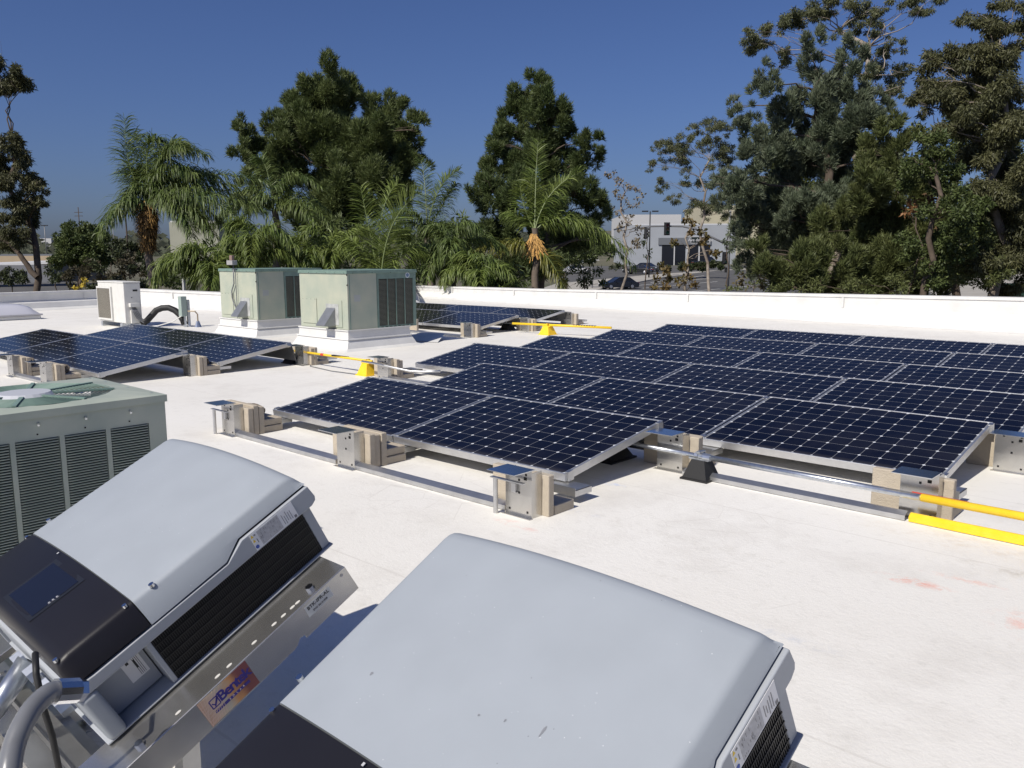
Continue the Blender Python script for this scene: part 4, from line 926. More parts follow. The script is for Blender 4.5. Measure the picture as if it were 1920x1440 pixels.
def tree(name, label, cat, base, t, crown_fn, leafm, barkm, lobes, trunk_top, r0, group='trees beyond the roof edge', branch=.7, wig=.6, thin=.36, twigs=0):
    """base, trunk_top: pixels at distance t"""
    b = at(*base, t); b.z = gz(b.x, b.y)-.05; o = thing(name, label, cat, b, group=group)
    V, Q = crown_fn(lobes); np_mesh('crown', V, Q, leafm, o)
    mb = MB(); top = at(*trunk_top, t); rr = random.Random(hash(label) % 999 if False else len(label)*7)
    pts = limb(mb, b, top, r0, r0*.45, .35*wig, 10, 9, rr=rr)
    for c, rx, ry, tt in lobes:
        if rr.random() > branch: continue
        c = Vector(c); lo = [p for p in pts if p.z < c.z-.1] or pts[:1]; p0 = min(lo, key=lambda p: (p-c).length+.3*abs(p.z-(c.z-.6*(p.xy-c.xy).length))); r_ = r0*thin*(1-.5*pts.index(p0)/len(pts))
        bp = limb(mb, p0, c, r_, r_*.22, wig, 6, 6, rr=rr)
        for _ in range(3+twigs):
            e = c+Vector((rr.uniform(-1,1)*rx*.8, rr.uniform(-1,1)*rx*.7, rr.uniform(-.6,.9)*ry)); limb(mb, rr.choice(bp[3:]), e, r_*.3, r_*.08, wig, 4, 5, rr=rr)
    mb.build('trunk', barkm, o, smooth=True); return o
def leafmat(name, c, c2, trans=.22, rough=.55, isl=.35): return mat(name, c, rough, 0, col2=c2, vscale=1.1, trans=trans, isl=isl, spec=.35)
def big(f, spec, t, dt, seed): return lobes3([(a[0], a[1], a[2]*f, a[3]*f)+tuple(a[4:]) for a in spec], t, dt, seed)
L_PINE = leafmat('pine_needles', (.085,.115,.036), (.145,.175,.062))
L_PINE2 = leafmat('pine_needles_dark', (.070,.102,.034), (.125,.155,.055))
L_SHE = leafmat('grey_green_needles', (.105,.135,.080), (.165,.19,.12))
L_SHE2 = leafmat('olive_green_needles', (.085,.108,.036), (.14,.155,.054))
L_EUC = leafmat('gum_leaves', (.085,.10,.045), (.14,.145,.068))
L_EUCD = leafmat('gum_leaves_dark', (.072,.078,.036), (.12,.118,.05))
L_ROUND = leafmat('broad_leaves', (.062,.09,.028), (.11,.135,.042))
L_BROWN = leafmat('autumn_leaves', (.16,.10,.035), (.085,.085,.03))
L_RUST = leafmat('rusty_leaves', (.24,.12,.05), (.13,.08,.035))
L_PALM = mat('palm_leaflets', (.12,.175,.038), .52, 0, col2=(.215,.26,.065), vscale=1.3, trans=.38, isl=.35, spec=.5)
L_PALMD = mat('palm_leaflets_deep', (.095,.145,.038), .52, 0, col2=(.165,.205,.06), vscale=1.3, trans=.34, isl=.35, spec=.5)
L_PALMY = mat('palm_leaflets_yellow', (.22,.20,.035), .45, 0, col2=(.12,.15,.03), vscale=1.3, trans=.3, isl=.3)
L_DEAD = mat('dead_fronds', (.42,.25,.08), .8, 0, col2=(.22,.13,.05), vscale=2, trans=.15, isl=.4)
B_BARK = mat('bark_brown', (.10,.075,.055), .9, 0, var=.3, vscale=6, bump=.5, bscale=20)
B_GUM = mat('bark_gum', (.34,.30,.25), .8, 0, col2=(.17,.13,.10), vscale=2.5)
B_PALM = mat('bark_palm', (.20,.165,.13), .9, 0, col2=(.12,.09,.07), vscale=5, bump=.5, bscale=12)
# pines
pine = lambda dens=24, bl=.30, bw_=.036, **k: (lambda L: crown_pine(L, dens, bl, bw_, **k))
tree('pine_tree', 'huge dark many-domed pine rising behind the two green rooftop units', 'pine', (640,540), 43, pine(), L_PINE, B_BARK,
     lobes3([(605,160,42,48),(640,190,38,50),(580,200,40,55),(560,250,40,55),(610,270,55,65),(655,270,45,65),(715,215,42,48),(750,235,34,40),(700,270,45,55),(780,235,20,26),(765,270,26,32),(740,300,40,45),
            (510,235,24,30),(530,275,32,38),(448,240,18,24),(470,265,24,30),(450,290,22,26),(490,300,34,34),(560,320,50,48),(620,345,60,50),(690,345,55,45),(745,350,38,35),(795,305,14,16),(520,345,40,36),(600,400,60,40),(680,400,55,35),(460,340,22,22)], 43, 1.3, 1), (640,260), .32)
tree('pine_tree', 'cone shaped dark pine behind the orange-fruited palm', 'pine', (1010,540), 46, pine(), L_PINE2, B_BARK,
     lobes3([(1008,165,26,28),(985,200,34,38),(1030,195,30,34),(1050,220,22,34),(960,245,34,40),(1010,250,45,45),(1060,270,24,36),(935,270,22,30),(950,300,36,36),(1000,310,50,45),(1065,245,10,20),(1090,265,18,32),(1120,260,14,22),(1090,300,26,34),(1115,295,18,26),(1060,330,40,38),(920,320,24,24),(900,345,28,26),(885,365,14,14),(930,370,40,36),(1000,370,60,40),(1080,365,42,32),(1115,385,24,26),(1130,400,18,20),(940,430,50,40),(1040,430,60,40),(1100,440,40,35),(1000,480,70,40),(1130,450,16,26)], 46, 1.2, 2), (1010,230), .28)
# she-oaks and conifers on the right
SPRUCE = pine(24, .28, .036, up=1.1, spread=.42)
tree('conifer_tree', 'tall grey-green conifer with upright plumes and a narrow top spire', 'conifer', (1560,545), 42, SPRUCE, L_SHE, B_BARK,
     lobes3([(1526,75,18,32),(1528,120,24,36),(1590,95,20,30),(1615,125,18,30),(1572,140,26,34),(1430,125,14,22),(1445,160,24,30),(1420,165,16,24),(1525,170,34,42),(1600,165,34,40),(1372,192,12,20),(1380,215,16,22),(1412,215,12,20),(1470,215,40,42),(1540,240,50,50),(1610,235,46,48),(1640,200,14,26),(1400,245,28,26),(1450,270,45,42),(1520,310,55,50),(1600,310,50,50),(1415,300,34,34),(1370,340,28,22),(1345,345,16,16),(1350,380,22,20),(1400,360,40,34),(1470,365,55,45),(1560,385,60,48),(1410,420,34,36),(1470,440,55,45),(1650,250,24,26),(1655,210,18,22),(1395,450,22,28),(1395,500,22,30),(1405,400,26,24),(1385,420,14,20),(1660,300,40,36),(1580,430,60,44),(1500,400,50,40)], 42, 1.5, 3), (1530,130), .30, branch=.6)
tree('conifer_tree', 'olive green conifer filling the middle of the dark tree mass', 'conifer', (1700,550), 37, SPRUCE, L_SHE2, B_BARK,
     lobes3([(1682,225,16,26),(1668,250,20,30),(1640,290,34,40),(1690,290,30,36),(1640,355,50,46),(1700,350,46,42),(1590,430,60,46),(1660,430,60,48),(1730,420,46,44),(1560,490,60,42),(1640,500,70,42),(1720,490,60,44),(1480,500,50,40),(1440,500,30,34),(1500,535,60,24),(1620,540,80,22),(1720,535,50,24),(1420,470,24,24)], 37, 1.2, 4), (1680,300), .26, branch=.6)
tree('broadleaf_tree', 'brighter green rounded tree between the conifers and the gum', 'tree', (1760,550), 33, lambda L: crown_leaf(L, 14, .16, .07, droop=.1), L_ROUND, B_BARK,
     lobes3([(1735,275,34,30),(1760,300,34,34),(1715,300,28,28),(1740,335,44,36),(1790,345,34,36),(1810,400,44,36),(1770,390,44,38),(1800,450,44,40),(1760,460,40,36),(1750,510,34,30),(1700,460,34,30)], 33, .8, 5), (1755,330), .18, branch=.6)
tree('broadleaf_tree', 'small rust-leaved tree glowing orange inside the dark mass', 'tree', (1715,550), 34.5, lambda L: crown_leaf(L, 1.6, .22, .10, droop=.3), L_RUST, B_BARK,
     lobes3([(1722,385,22,18),(1705,400,18,14),(1740,372,14,12),(1755,440,8,8)], 34.5, .3, 6), (1718,400), .06, branch=1)
GUM = lambda d=6, **k: (lambda L: crown_leaf(L, d*3.0, .19, .05, droop=.9, **k))
tree('gum_tree', 'tall gum tree with pale limbs and leaf clumps above the conifers', 'gum tree', (1600,545), 50, GUM(5), L_EUC, B_GUM,
     big(1.2,[(1405,82,26,16),(1400,60,20,12),(1432,72,18,14),(1452,52,26,14),(1465,95,18,18),(1480,38,26,14),(1505,22,26,12),(1540,30,26,14),(1560,12,34,12),(1600,22,34,14),(1640,30,24,16),(1655,14,20,10),(1618,48,22,14),(1650,60,22,16),(1678,80,16,16),(1692,88,12,12),(1640,100,24,16),(1665,130,26,16),(1690,135,16,16),(1685,165,18,18),(1660,165,18,14),(1700,12,24,12),(1735,12,28,14),(1720,25,20,8),(1560,60,18,14),(1620,140,24,16),(1668,185,14,10),(1460,125,14,12)], 50, 1.6, 7), (1575,60), .26, branch=.9, wig=1.1, twigs=1, thin=.28)
tree('gum_tree', 'spreading brown-green gum tree at the right edge with peeling pale trunk', 'gum tree', (1850,560), 35, GUM(6), L_EUCD, B_GUM,
     big(1.35,[(1830,32,24,14),(1815,42,16,12),(1855,40,28,18),(1885,20,34,18),(1912,14,22,14),(1905,60,26,30),(1875,75,34,26),(1845,85,26,22),(1765,100,24,16),(1750,118,22,14),(1790,110,28,18),(1725,130,18,14),(1780,145,44,28),(1830,140,40,30),(1880,135,40,34),(1735,165,26,16),(1716,180,14,12),(1760,185,34,24),(1820,195,46,34),(1880,210,44,44),(1732,215,12,12),(1790,230,34,28),(1850,265,50,40),(1900,290,34,50),(1870,340,50,44),(1905,400,34,50),(1870,420,40,40),(1905,470,30,36),(1860,480,40,34),(1890,520,34,24)], 35, 1.3, 8), (1862,120), .24, branch=.8, wig=1.0, twigs=0, thin=.26)
tree('gum_tree', 'slender airy gum tree standing before the grey building', 'gum tree', (1318,520), 70, GUM(3.2), L_EUC, B_GUM,
     big(1.35,[(1237,262,13,10),(1228,275,10,8),(1258,278,18,11),(1246,290,12,9),(1219,316,9,6),(1238,308,14,9),(1270,290,16,12),(1285,262,18,10),(1300,245,16,9),(1322,240,18,10),(1342,232,18,11),(1335,258,16,12),(1318,275,16,10),(1348,280,20,14),(1290,305,14,11),(1284,325,10,8),(1240,350,11,11),(1232,338,8,7),(1292,345,12,9),(1315,345,10,12),(1280,372,14,9),(1300,385,16,10),(1322,382,14,10),(1258,372,10,8),(1345,310,14,12),(1362,250,12,10),(1290,275,14,10),(1356,300,14,14),(1370,285,12,12),(1345,345,16,12),(1370,330,14,16),(1375,365,12,14),(1345,370,14,12),(1325,405,12,8),(1345,392,16,9),(1368,400,12,12),(1330,392,12,8),(1355,415,10,8)], 70, 1.6, 9), (1330,300), .15, branch=.9, wig=1.0, twigs=1, thin=.3)
tree('gum_tree', 'leaning dark gum tree at the left edge with forked trunk', 'gum tree', (72,560), 40, GUM(8), L_EUCD, B_BARK,
     big(1.25,[(5,155,34,30),(28,135,16,16),(-10,110,20,30),(10,260,26,22),(-5,300,30,40),(28,300,24,22),(50,330,26,20),(68,345,16,14),(75,365,12,10),(25,350,34,28),(5,390,30,30),(50,385,26,24),(60,415,16,18),(22,430,24,24),(48,445,14,14),(-5,450,24,24),(78,385,8,10)], 40, 1.0, 10), (22,255), .20, branch=.9, wig=1.0, thin=.3)
lean = [o_ for o_ in bpy.data.objects if o_.get('label', '').startswith('leaning dark gum tree')][0]
q = MB(); limb(q, at(70,520,40), at(-10,440,39.6), .14, .08, .3, 8, 8); q.build('forked_limb', B_BARK, lean, smooth=True)
tree('broadleaf_tree', 'round domed dark green tree left of the palms', 'tree', (150,520), 75, lambda L: crown_leaf(L, 8, .26, .12, droop=0, shell=.6), L_ROUND, B_BARK,
     lobes3([(150,428,22,14),(130,436,22,16),(172,436,22,16),(115,450,18,16),(192,450,18,16),(150,452,40,22),(125,475,26,18),(180,475,30,20),(152,482,44,20),(108,490,20,16)], 75, 1.2, 11), (150,455), .3, branch=.5)
# shrubs and small trees on the left below the roof line
def bush(label, lobes, t, leafm, dens=6, bl=.24, bw_=.10, name='shrub', base=None, r0=.07, droop=.1, **k):
    s = lobes[0]; return tree(name, label, 'shrub' if name == 'shrub' else 'tree', base or (s[0], 545), t, lambda L: crown_leaf(L, dens, bl, bw_, droop=droop), leafm, B_BARK, lobes3(lobes, t, .8, len(label)), (s[0], s[1]), r0, group='shrubs and small trees beyond the parapet', branch=.6, **k)
L_SCRUB = leafmat('scrub_leaves', (.085,.065,.038), (.055,.055,.026)); L_SCRUBG = leafmat('scrub_green', (.040,.055,.022), (.06,.07,.028))
bush('dark leafy bush in front of the grey shed', [(20,520,24,16),(5,505,16,14),(40,525,16,12),(-20,525,24,20)], 62, L_SCRUBG)
bush('low brown-green bush beside the leaning gum trunk', [(105,525,18,14),(95,510,12,10),(118,515,12,12)], 58, L_SCRUBG)
bush('brownish scrubby bush under the round tree', [(150,515,26,16),(175,505,24,18),(130,525,16,14),(195,520,20,16)], 55, L_SCRUB)
bush('reddish scrubby bush beside the dead-skirted palm', [(235,500,22,20),(215,515,20,16),(255,515,20,18),(245,480,14,12)], 58, L_SCRUB)
bush('dark green bush behind the white condenser', [(200,535,26,12),(230,540,26,12),(170,540,18,10)], 50, L_SCRUBG)
bush('small tuft of yellow flowers just over the parapet', [(160,528,5,5),(155,534,5,4),(142,540,4,3)], 40, mat('yellow_flowers', (.55,.42,.05), .6, isl=.2), dens=1.2, bl=.14, bw_=.08, r0=.03)
bush('dense green bush between the orange-fruited palm and the parked sedan', [(1095,520,28,16),(1080,505,16,12),(1115,515,18,14),(1060,525,16,14),(1130,530,12,9)], 52, L_ROUND, dens=4)
bush('dark hedge clump under the street name sign', [(1060,540,14,8),(1150,505,10,8),(1165,500,12,8)], 90, L_SCRUBG)
bush('dark green hedge along the car park edge', [(1290,500,18,6),(1320,499,20,6),(1345,497,16,6),(1250,502,12,5)], 120, L_SCRUBG, bl=.4, bw_=.2)
bush('ground cover shrubs behind the signal pole', [(1400,540,24,10),(1440,536,20,12),(1375,545,12,6)], 55, L_SHE2, dens=3)
bush('low grassy shrub in front of the conifer trunks', [(1500,548,40,10),(1560,548,40,12),(1620,548,40,12),(1690,548,30,10)], 36, L_SHE2, dens=4, bl=.2, bw_=.05)
bush('sparse brown-leaved sycamore sapling just over the parapet', [(1232,525,12,12),(1246,510,12,12),(1240,495,9,8),(1258,520,10,10),(1228,540,10,8),(1250,538,10,8)], 48, L_BROWN, dens=1.9, bl=.20, bw_=.16, name='sycamore_tree', r0=.06, twigs=1)
tree('sycamore_tree', 'thin brown-leaved sycamore crossing the signal mast arm', 'tree', (1287,545), 50, lambda L: crown_leaf(L, 1.5, .20, .17, droop=.3, sub=5), L_BROWN, B_GUM,
     lobes3([(1300,425,12,10),(1288,415,8,7),(1312,435,12,9),(1290,440,10,8),(1268,455,10,6),(1318,450,9,8),(1335,470,10,8),(1345,475,8,6),(1290,520,12,10),(1275,530,12,10),(1300,535,10,8),(1285,500,8,8),(1322,445,8,6)], 50, .6, 12), (1298,420), .10, branch=1, wig=.9, twigs=3)
tree('sycamore_tree', 'small bare-branched tree with olive leaves behind the signal pole', 'tree', (1408,548), 47, lambda L: crown_leaf(L, 1.2, .18, .13, droop=.3, sub=5), mat('dull_olive_leaves', (.11,.09,.04), .7, isl=.3), B_GUM,
     lobes3([(1395,515,9,8),(1420,520,10,8),(1408,505,9,7),(1385,530,7,6),(1430,535,8,6)], 47, .4, 13), (1408,515), .06, branch=1, wig=.9, twigs=2)
tree('bare_tree', 'wispy nearly leafless tree with brown leaves right of the cone shaped pine', 'tree', (1165,520), 66, lambda L: crown_leaf(L, .55, .22, .15, droop=.3, sub=6), mat('brown_sparse_leaves', (.17,.14,.09), .7, isl=.3), B_GUM,
     lobes3([(1145,325,10,12),(1160,340,12,12),(1180,345,14,12),(1200,355,12,12),(1150,365,14,12),(1175,375,16,14),(1195,385,12,12),(1155,395,12,12),(1180,410,14,10),(1195,430,12,10),(1165,425,10,10),(1200,465,10,12),(1190,448,10,10)], 66, 1, 14), (1172,360), .13, branch=1, wig=1.0, twigs=5)
bush('thin young tree by the left end of the grey building', [(1212,440,7,9),(1206,460,8,10),(1216,478,7,9)], 100, L_SCRUBG, dens=.9, bl=.3, bw_=.2, name='young_tree', base=(1210,500), r0=.08)
bush('small yellow-topped tree beside the signal pole', [(1367,440,6,5),(1364,452,9,8),(1370,465,8,8)], 62, L_SHE, dens=1.6, bl=.3, bw_=.12, name='young_tree', base=(1368,520), r0=.06)
bush('dark background hedge behind the palms, left part', [(430,470,40,26),(480,500,50,34),(380,510,40,26),(330,520,40,26),(530,470,44,30),(440,520,50,26)], 40, L_PINE2, dens=2.6, bl=.36, bw_=.10)
bush('dark background hedge behind the palms, middle part', [(620,470,50,34),(580,510,50,30),(680,500,50,34),(740,460,44,34),(780,510,50,30),(650,430,40,26)], 40.5, L_PINE2, dens=2.6, bl=.36, bw_=.10)
bush('dark background hedge behind the palms, right part', [(850,480,50,36),(900,510,50,30),(820,440,36,30),(880,440,36,26),(950,520,44,24),(860,410,20,16)], 41, L_PINE2, dens=2.6, bl=.36, bw_=.10)
bush('dark dense thicket behind the gum at the right edge', [(1800,260,50,50),(1760,330,50,50),(1850,380,60,60),(1790,420,60,50),(1860,470,60,50),(1780,500,60,40),(1900,300,40,60),(1690,310,44,40),(1735,255,34,34),(1700,420,50,50),(1720,500,50,40),(1820,210,40,40)], 44, L_SHE2, dens=5, bl=.24, bw_=.09, name='broadleaf_tree', base=(1800,545), r0=.25)
bush('dark dense thicket filling the gap behind the tall grey-green conifer', [(1480,300,50,50),(1560,280,50,50),(1450,380,60,50),(1530,380,60,60),(1600,380,60,60),(1480,450,60,50),(1570,470,60,50),(1650,450,50,50),(1640,330,40,50),(1430,500,40,30),(1520,530,60,24),(1620,520,60,30)], 52, L_SHE2, dens=4.5, bl=.26, bw_=.10, name='broadleaf_tree', base=(1540,540), r0=.25)
bush('feathery olive bank of foliage behind the right end of the parapet', [(1680,530,40,22),(1740,520,40,26),(1790,500,36,36),(1840,520,36,24),(1880,500,30,30),(1760,470,34,30),(1830,440,34,34),(1450,535,34,20),(1520,535,34,20),(1600,530,40,22)], 34.5, L_SHE2, dens=9, bl=.17, bw_=.05, name='broadleaf_tree', base=(1700,550), r0=.1)
bush('scrubby green bank of bushes left of the tall left palm', [(225,530,26,16),(265,530,26,18),(310,525,26,20),(190,500,20,14),(215,475,14,12),(260,500,20,16),(300,500,18,16)], 46, L_SCRUBG, dens=6)
bush('distant band of trees between the round tree and palms', [(205,470,16,14),(225,462,14,12),(250,468,16,14),(232,485,22,14),(200,485,18,12),(262,480,14,12)], 95, L_SCRUBG, dens=3, bl=.4, bw_=.2)
bush('dark distant tree band under the street sign', [(1060,480,30,22),(1100,475,26,20),(1030,500,30,20),(1140,470,16,14),(1120,460,18,14)], 80, L_PINE2, dens=3, bl=.4, bw_=.16)
# palms
def frond(pts, n=64, L=.62, w=.036, face=0., droop=.55, rise=0., rr=None):
    """pts: three world points; plumose leaflets in two bent pieces"""
    p0, p1, p2 = [np.array(p) for p in pts]; V = []; s = np.linspace(.10, 1, n)
    A = lambda f: (1-f)**2*p0+2*f*(1-f)*p1+f*f*p2
    Vq = []
    s = np.linspace(.08, 1, int(n*1.9))
    for f in s:
        c = A(f); T = 2*(1-f)*(p1-p0)+2*f*(p2-p1); T /= np.linalg.norm(T)
        B = np.cross(T, [0, 0, 1.]); nb_ = np.linalg.norm(B); B = B/nb_ if nb_ > .2 else np.cross(T, VIEW); 
        Bf = np.cross(T, VIEW); Bf = Bf/max(np.linalg.norm(Bf), 1e-3)
        if np.dot(B, Bf) < 0: Bf = -Bf
        B = B*(1-face)+Bf*face; B /= np.linalg.norm(B); Nn = np.cross(B, T)
        for sg in (-1, 1):
            ln = L*(1-.62*abs(f-.42)**1.3/.6)*RNG.uniform(.8, 1.15); a = RNG.normal(0, .55)*(1-face*.6)+rise
            d = B*sg*math.cos(a)+Nn*math.sin(a)+T*(.45+.5*f)+RNG.normal(size=3)*.06; d /= np.linalg.norm(d)
            d2 = d+np.array([0, 0, -droop*RNG.uniform(.7, 1.5)]); d2 /= np.linalg.norm(d2); d3 = d2+np.array([0, 0, -droop*1.3]); d3 /= np.linalg.norm(d3)
            sd = np.cross(d, [0, 0, 1.])+RNG.normal(size=3)*.35; sd /= max(np.linalg.norm(sd), 1e-3); h = w/2
            a0 = c; a1 = c+d*ln*.4; a2 = a1+d2*ln*.33; a3 = a2+d3*ln*.27
            Vq += [a0-sd*h*.6, a0+sd*h*.6, a1+sd*h, a1-sd*h, a1-sd*h, a1+sd*h, a2+sd*h*.8, a2-sd*h*.8, a2-sd*h*.8, a2+sd*h*.8, a3+sd*h*.1, a3-sd*h*.1]
    return np.array(Vq)
def palm(label, base, t, crown, fronds, trunk_r=.17, leafm=None, group='feathery palms just beyond the roof edge', extra=4, L=.7, n=80, dead=None):
    """fronds: ((mid px),(tip px), depth offset, face, droop[, material]) growing from crown px"""
    c = at(*crown, t); b = at(*base, t); b.z = gz(b.x, b.y)-.05; o = thing('palm_tree', label, 'palm', b, group=group)
    mb = MB(); limb(mb, b, c+Vector((0,0,.1)), trunk_r*1.15, trunk_r*.8, .12, 10, 10); mb.build('trunk', B_PALM, o, smooth=True)
    rr = random.Random(len(label))
    fl = list(fronds)
    for i in range(extra):
        a = rr.uniform(0, 6.28); fl.append(((crown[0]+math.cos(a)*60, crown[1]-30-30*rr.random()), (crown[0]+math.cos(a)*110, crown[1]+20+50*rr.random()), (1 if math.sin(a) > 0 else -1)*rr.uniform(.6, 1.6), 0, .6))
    for f_ in fl:
        mid, tip, dz, face, dr = f_[:5]; m = f_[5] if len(f_) > 5 and f_[5] is not None else (leafm or L_PALM); org = f_[6] if len(f_) > 6 else crown
        P0 = at(*org, t); P1 = at(*mid, t+dz*.5); P2_ = at(*tip, t+dz); V = frond((P0, P1, P2_), n=n, L=L, face=face, droop=dr)
        fo = np_mesh('frond', V, np.arange(len(V)).reshape(-1, 4), m, o); MW[fo] = MW[o]
        q = MB(); q.tube([P0*(1-u)**2+P1*2*u*(1-u)+P2_*u*u for u in [k/9 for k in range(10)]], [.028-.0026*k for k in range(10)], 5, caps=False)
        st = q.build('stalk', mat('frond_stalk', (.16,.20,.07), .5), fo); 
    return o
t1 = 33
p = palm('tall left palm with a drooping skirt of dead orange fronds', (288,548), t1, (282,385),
     [((232,330),(234,222),.3,.3,.35), ((262,245),(300,262),-.5,.2,.5), ((285,230),(388,292),.2,0,.6), ((300,275),(370,330),-.6,0,.8), ((300,300),(440,352),.5,0,.9), ((320,315),(480,395),-.3,0,.9), ((330,330),(430,430),.8,0,1.), ((245,320),(240,400),-.6,.1,.7), ((238,290),(262,330),.9,.2,.6), ((300,255),(345,270),1.0,0,.6), ((350,290),(520,350),.9,0,.8), ((340,345),(400,440),-.9,0,1.), ((270,300),(250,250),.9,.3,.4), ((320,290),(400,330),.9,0,.9), ((350,320),(460,420),-1.0,0,1.), ((310,250),(350,280),-.9,0,.6), ((370,310),(500,400),1.2,0,1.)], extra=5, L=1.0, n=84, leafm=L_PALMD)
V = []
for k in range(620):
    a = RNG.uniform(0, 6.283); z0_ = RNG.uniform(-.2, 1.0); c0 = np.array(at(278,455,t1))+np.array([0, 0, z0_*1.35]); d = np.array([math.cos(a), math.sin(a), RNG.uniform(-.4, .9)]); d /= np.linalg.norm(d)
    for j in range(5):
        dd = d+RNG.normal(size=3)*.22; dd /= np.linalg.norm(dd); ln = RNG.uniform(.35, .8)*(.6+.4*z0_); s = np.cross(dd, [0,0,1.]); s /= max(np.linalg.norm(s), .1); e1 = c0+dd*ln*.6; e2 = e1+(dd+np.array([0,0,-1.1]))*ln*.33
        V += [c0-s*.012, c0+s*.012, e1+s*.02, e1-s*.02, e1-s*.02, e1+s*.02, e2+s*.004, e2-s*.004]
np_mesh('dead_skirt', V, np.arange(len(V)).reshape(-1, 4), L_DEAD, p)
palm('low palm arching over the parapet left of the green units', (400,560), 27.5, (392,545),
     [((300,425),(285,560),-.3,0,.9), ((330,430),(300,520),.6,0,.9), ((360,415),(325,500),-.5,0,.9), ((380,440),(360,540),.7,0,.9), ((395,440),(345,470),0,.1,.8), ((400,450),(450,500),.6,0,.8), ((410,460),(395,545),-.8,0,.8)], extra=0, L=.75)
palm('bright green palm with a high arch behind the left green unit', (470,560), 29, (480,520),
     [((430,380),(408,520),-.4,0,.8), ((460,350),(420,450),.4,0,.8), ((480,360),(560,470),-.5,0,.7), ((500,370),(530,480),.6,0,.8), ((470,380),(470,500),-.9,0,.8), ((520,420),(575,520),.2,0,.8), ((440,400),(430,520),1.,0,.8)], extra=2, L=.75)
palm('dark tall palm crown before the big pine', (520,560), 37, (515,400),
     [((480,330),(430,375),-.4,0,.8), ((500,280),(480,300),.4,.2,.5), ((530,290),(600,350),-.5,0,.7), ((540,330),(620,400),.6,0,.8), ((500,330),(450,420),-.9,0,.8), ((550,350),(580,430),.2,0,.8), ((460,340),(400,420),.5,0,.8)], extra=4, L=.8, leafm=L_PALMD)
palm('broad leafy palm clump between the two green units and the pine', (600,560), 30, (600,530),
     [((550,440),(535,520),-.4,0,.7), ((570,410),(540,460),.4,0,.6), ((600,395),(570,440),-.5,.1,.6), ((620,400),(650,460),.6,.1,.6), ((640,420),(690,500),-.3,0,.7), ((580,430),(580,500),-.9,0,.8), ((630,430),(620,500),-.8,0,.8), ((650,400),(700,440),.8,0,.7)], extra=3, L=.75)
palm('upright palm with one big fishbone frond behind the right green unit', (716,560), 28.5, (714,540),
     [((716,400),(790,362),-.6,.95,.12), ((690,420),(676,350),.2,.7,.3), ((700,380),(745,345),.5,.6,.35), ((680,440),(640,450),.4,.3,.6), ((760,440),(800,480),.4,.2,.7), ((735,400),(760,440),.9,.3,.5)], extra=1, L=.85, n=60, leafm=L_PALM)
palm('distant palm with a tall curved frond right of the big pine', (805,560), 37, (800,440),
     [((812,340),(860,320),0,.6,.35), ((835,370),(855,345),.4,.4,.5), ((800,350),(790,300),.5,.4,.2), ((780,380),(740,400),-.3,.1,.7), ((830,400),(880,440),.4,0,.7), ((770,400),(700,420),.6,0,.8)], extra=3, L=.7, leafm=L_PALMD)
palm('wide shaggy palm hanging over the far parapet', (850,560), 29.5, (850,500),
     [((800,420),(770,500),-.4,0,.8), ((830,400),(790,440),.4,0,.7), ((850,390),(900,430),-.5,0,.7), ((880,410),(950,470),.5,0,.7), ((900,440),(970,540),-.3,0,.8), ((820,440),(800,520),-.9,0,.8), ((870,450),(880,530),-.9,0,.8), ((850,420),(840,480),-1.2,0,.8), ((880,470),(930,540),-.8,0,.8)], extra=3, L=.75, leafm=L_PALMD)
palm('low dark palm clump filling the gap above the far parapet', (915,570), 28, (905,552),
     [((860,470),(830,530),-.4,0,.8), ((890,450),(850,490),.4,0,.7), ((920,470),(960,520),-.5,0,.7), ((900,480),(900,530),-.9,0,.8), ((940,500),(975,545),.5,0,.8)], extra=2, L=.7)
p = palm('palm with a clasp of orange fruit and long arching fronds', (1001,560), 31, (1003,432),
     [((1003,340),(1009,266),.2,.9,.15), ((1020,350),(1090,322),-.2,.5,.5), ((978,390),(975,345),.2,.6,.3), ((965,400),(950,400),.5,.3,.5), ((1060,372),(1180,470),-.3,.05,.75), ((1080,385),(1190,500),.3,.05,.8), ((1045,380),(1110,420),.8,.1,.8),
      ((960,435),(905,520),-.3,.1,.8,L_PALMY,(998,465)), ((940,440),(880,480),.4,.1,.8,L_PALMY,(998,465)), ((1030,470),(1062,548),-.2,.5,.45,L_PALMY,(1006,470)), ((1015,380),(1060,370),.9,.3,.6), ((990,350),(1000,320),.8,.5,.3)], extra=1, L=.72, n=58, trunk_r=.15)
V = []
for k in range(130):
    c0 = np.array(at(998+RNG.uniform(-5,9), 438+RNG.uniform(0,10), 30.8)); pts = [c0]; x = RNG.uniform(-.22,.26); ln_ = RNG.uniform(.07,.21)
    for j in range(4): pts.append(pts[-1]+np.array([x*.3, x*.3, -ln_])+RNG.normal(size=3)*.02)
    s = np.array(RH)*.011
    for j in range(4): V += [pts[j]-s, pts[j]+s, pts[j+1]+s, pts[j+1]-s]
np_mesh('fruit_cluster', V, np.arange(len(V)).reshape(-1, 4), mat('orange_fruit', (.60,.34,.10), .7, isl=.45), p)

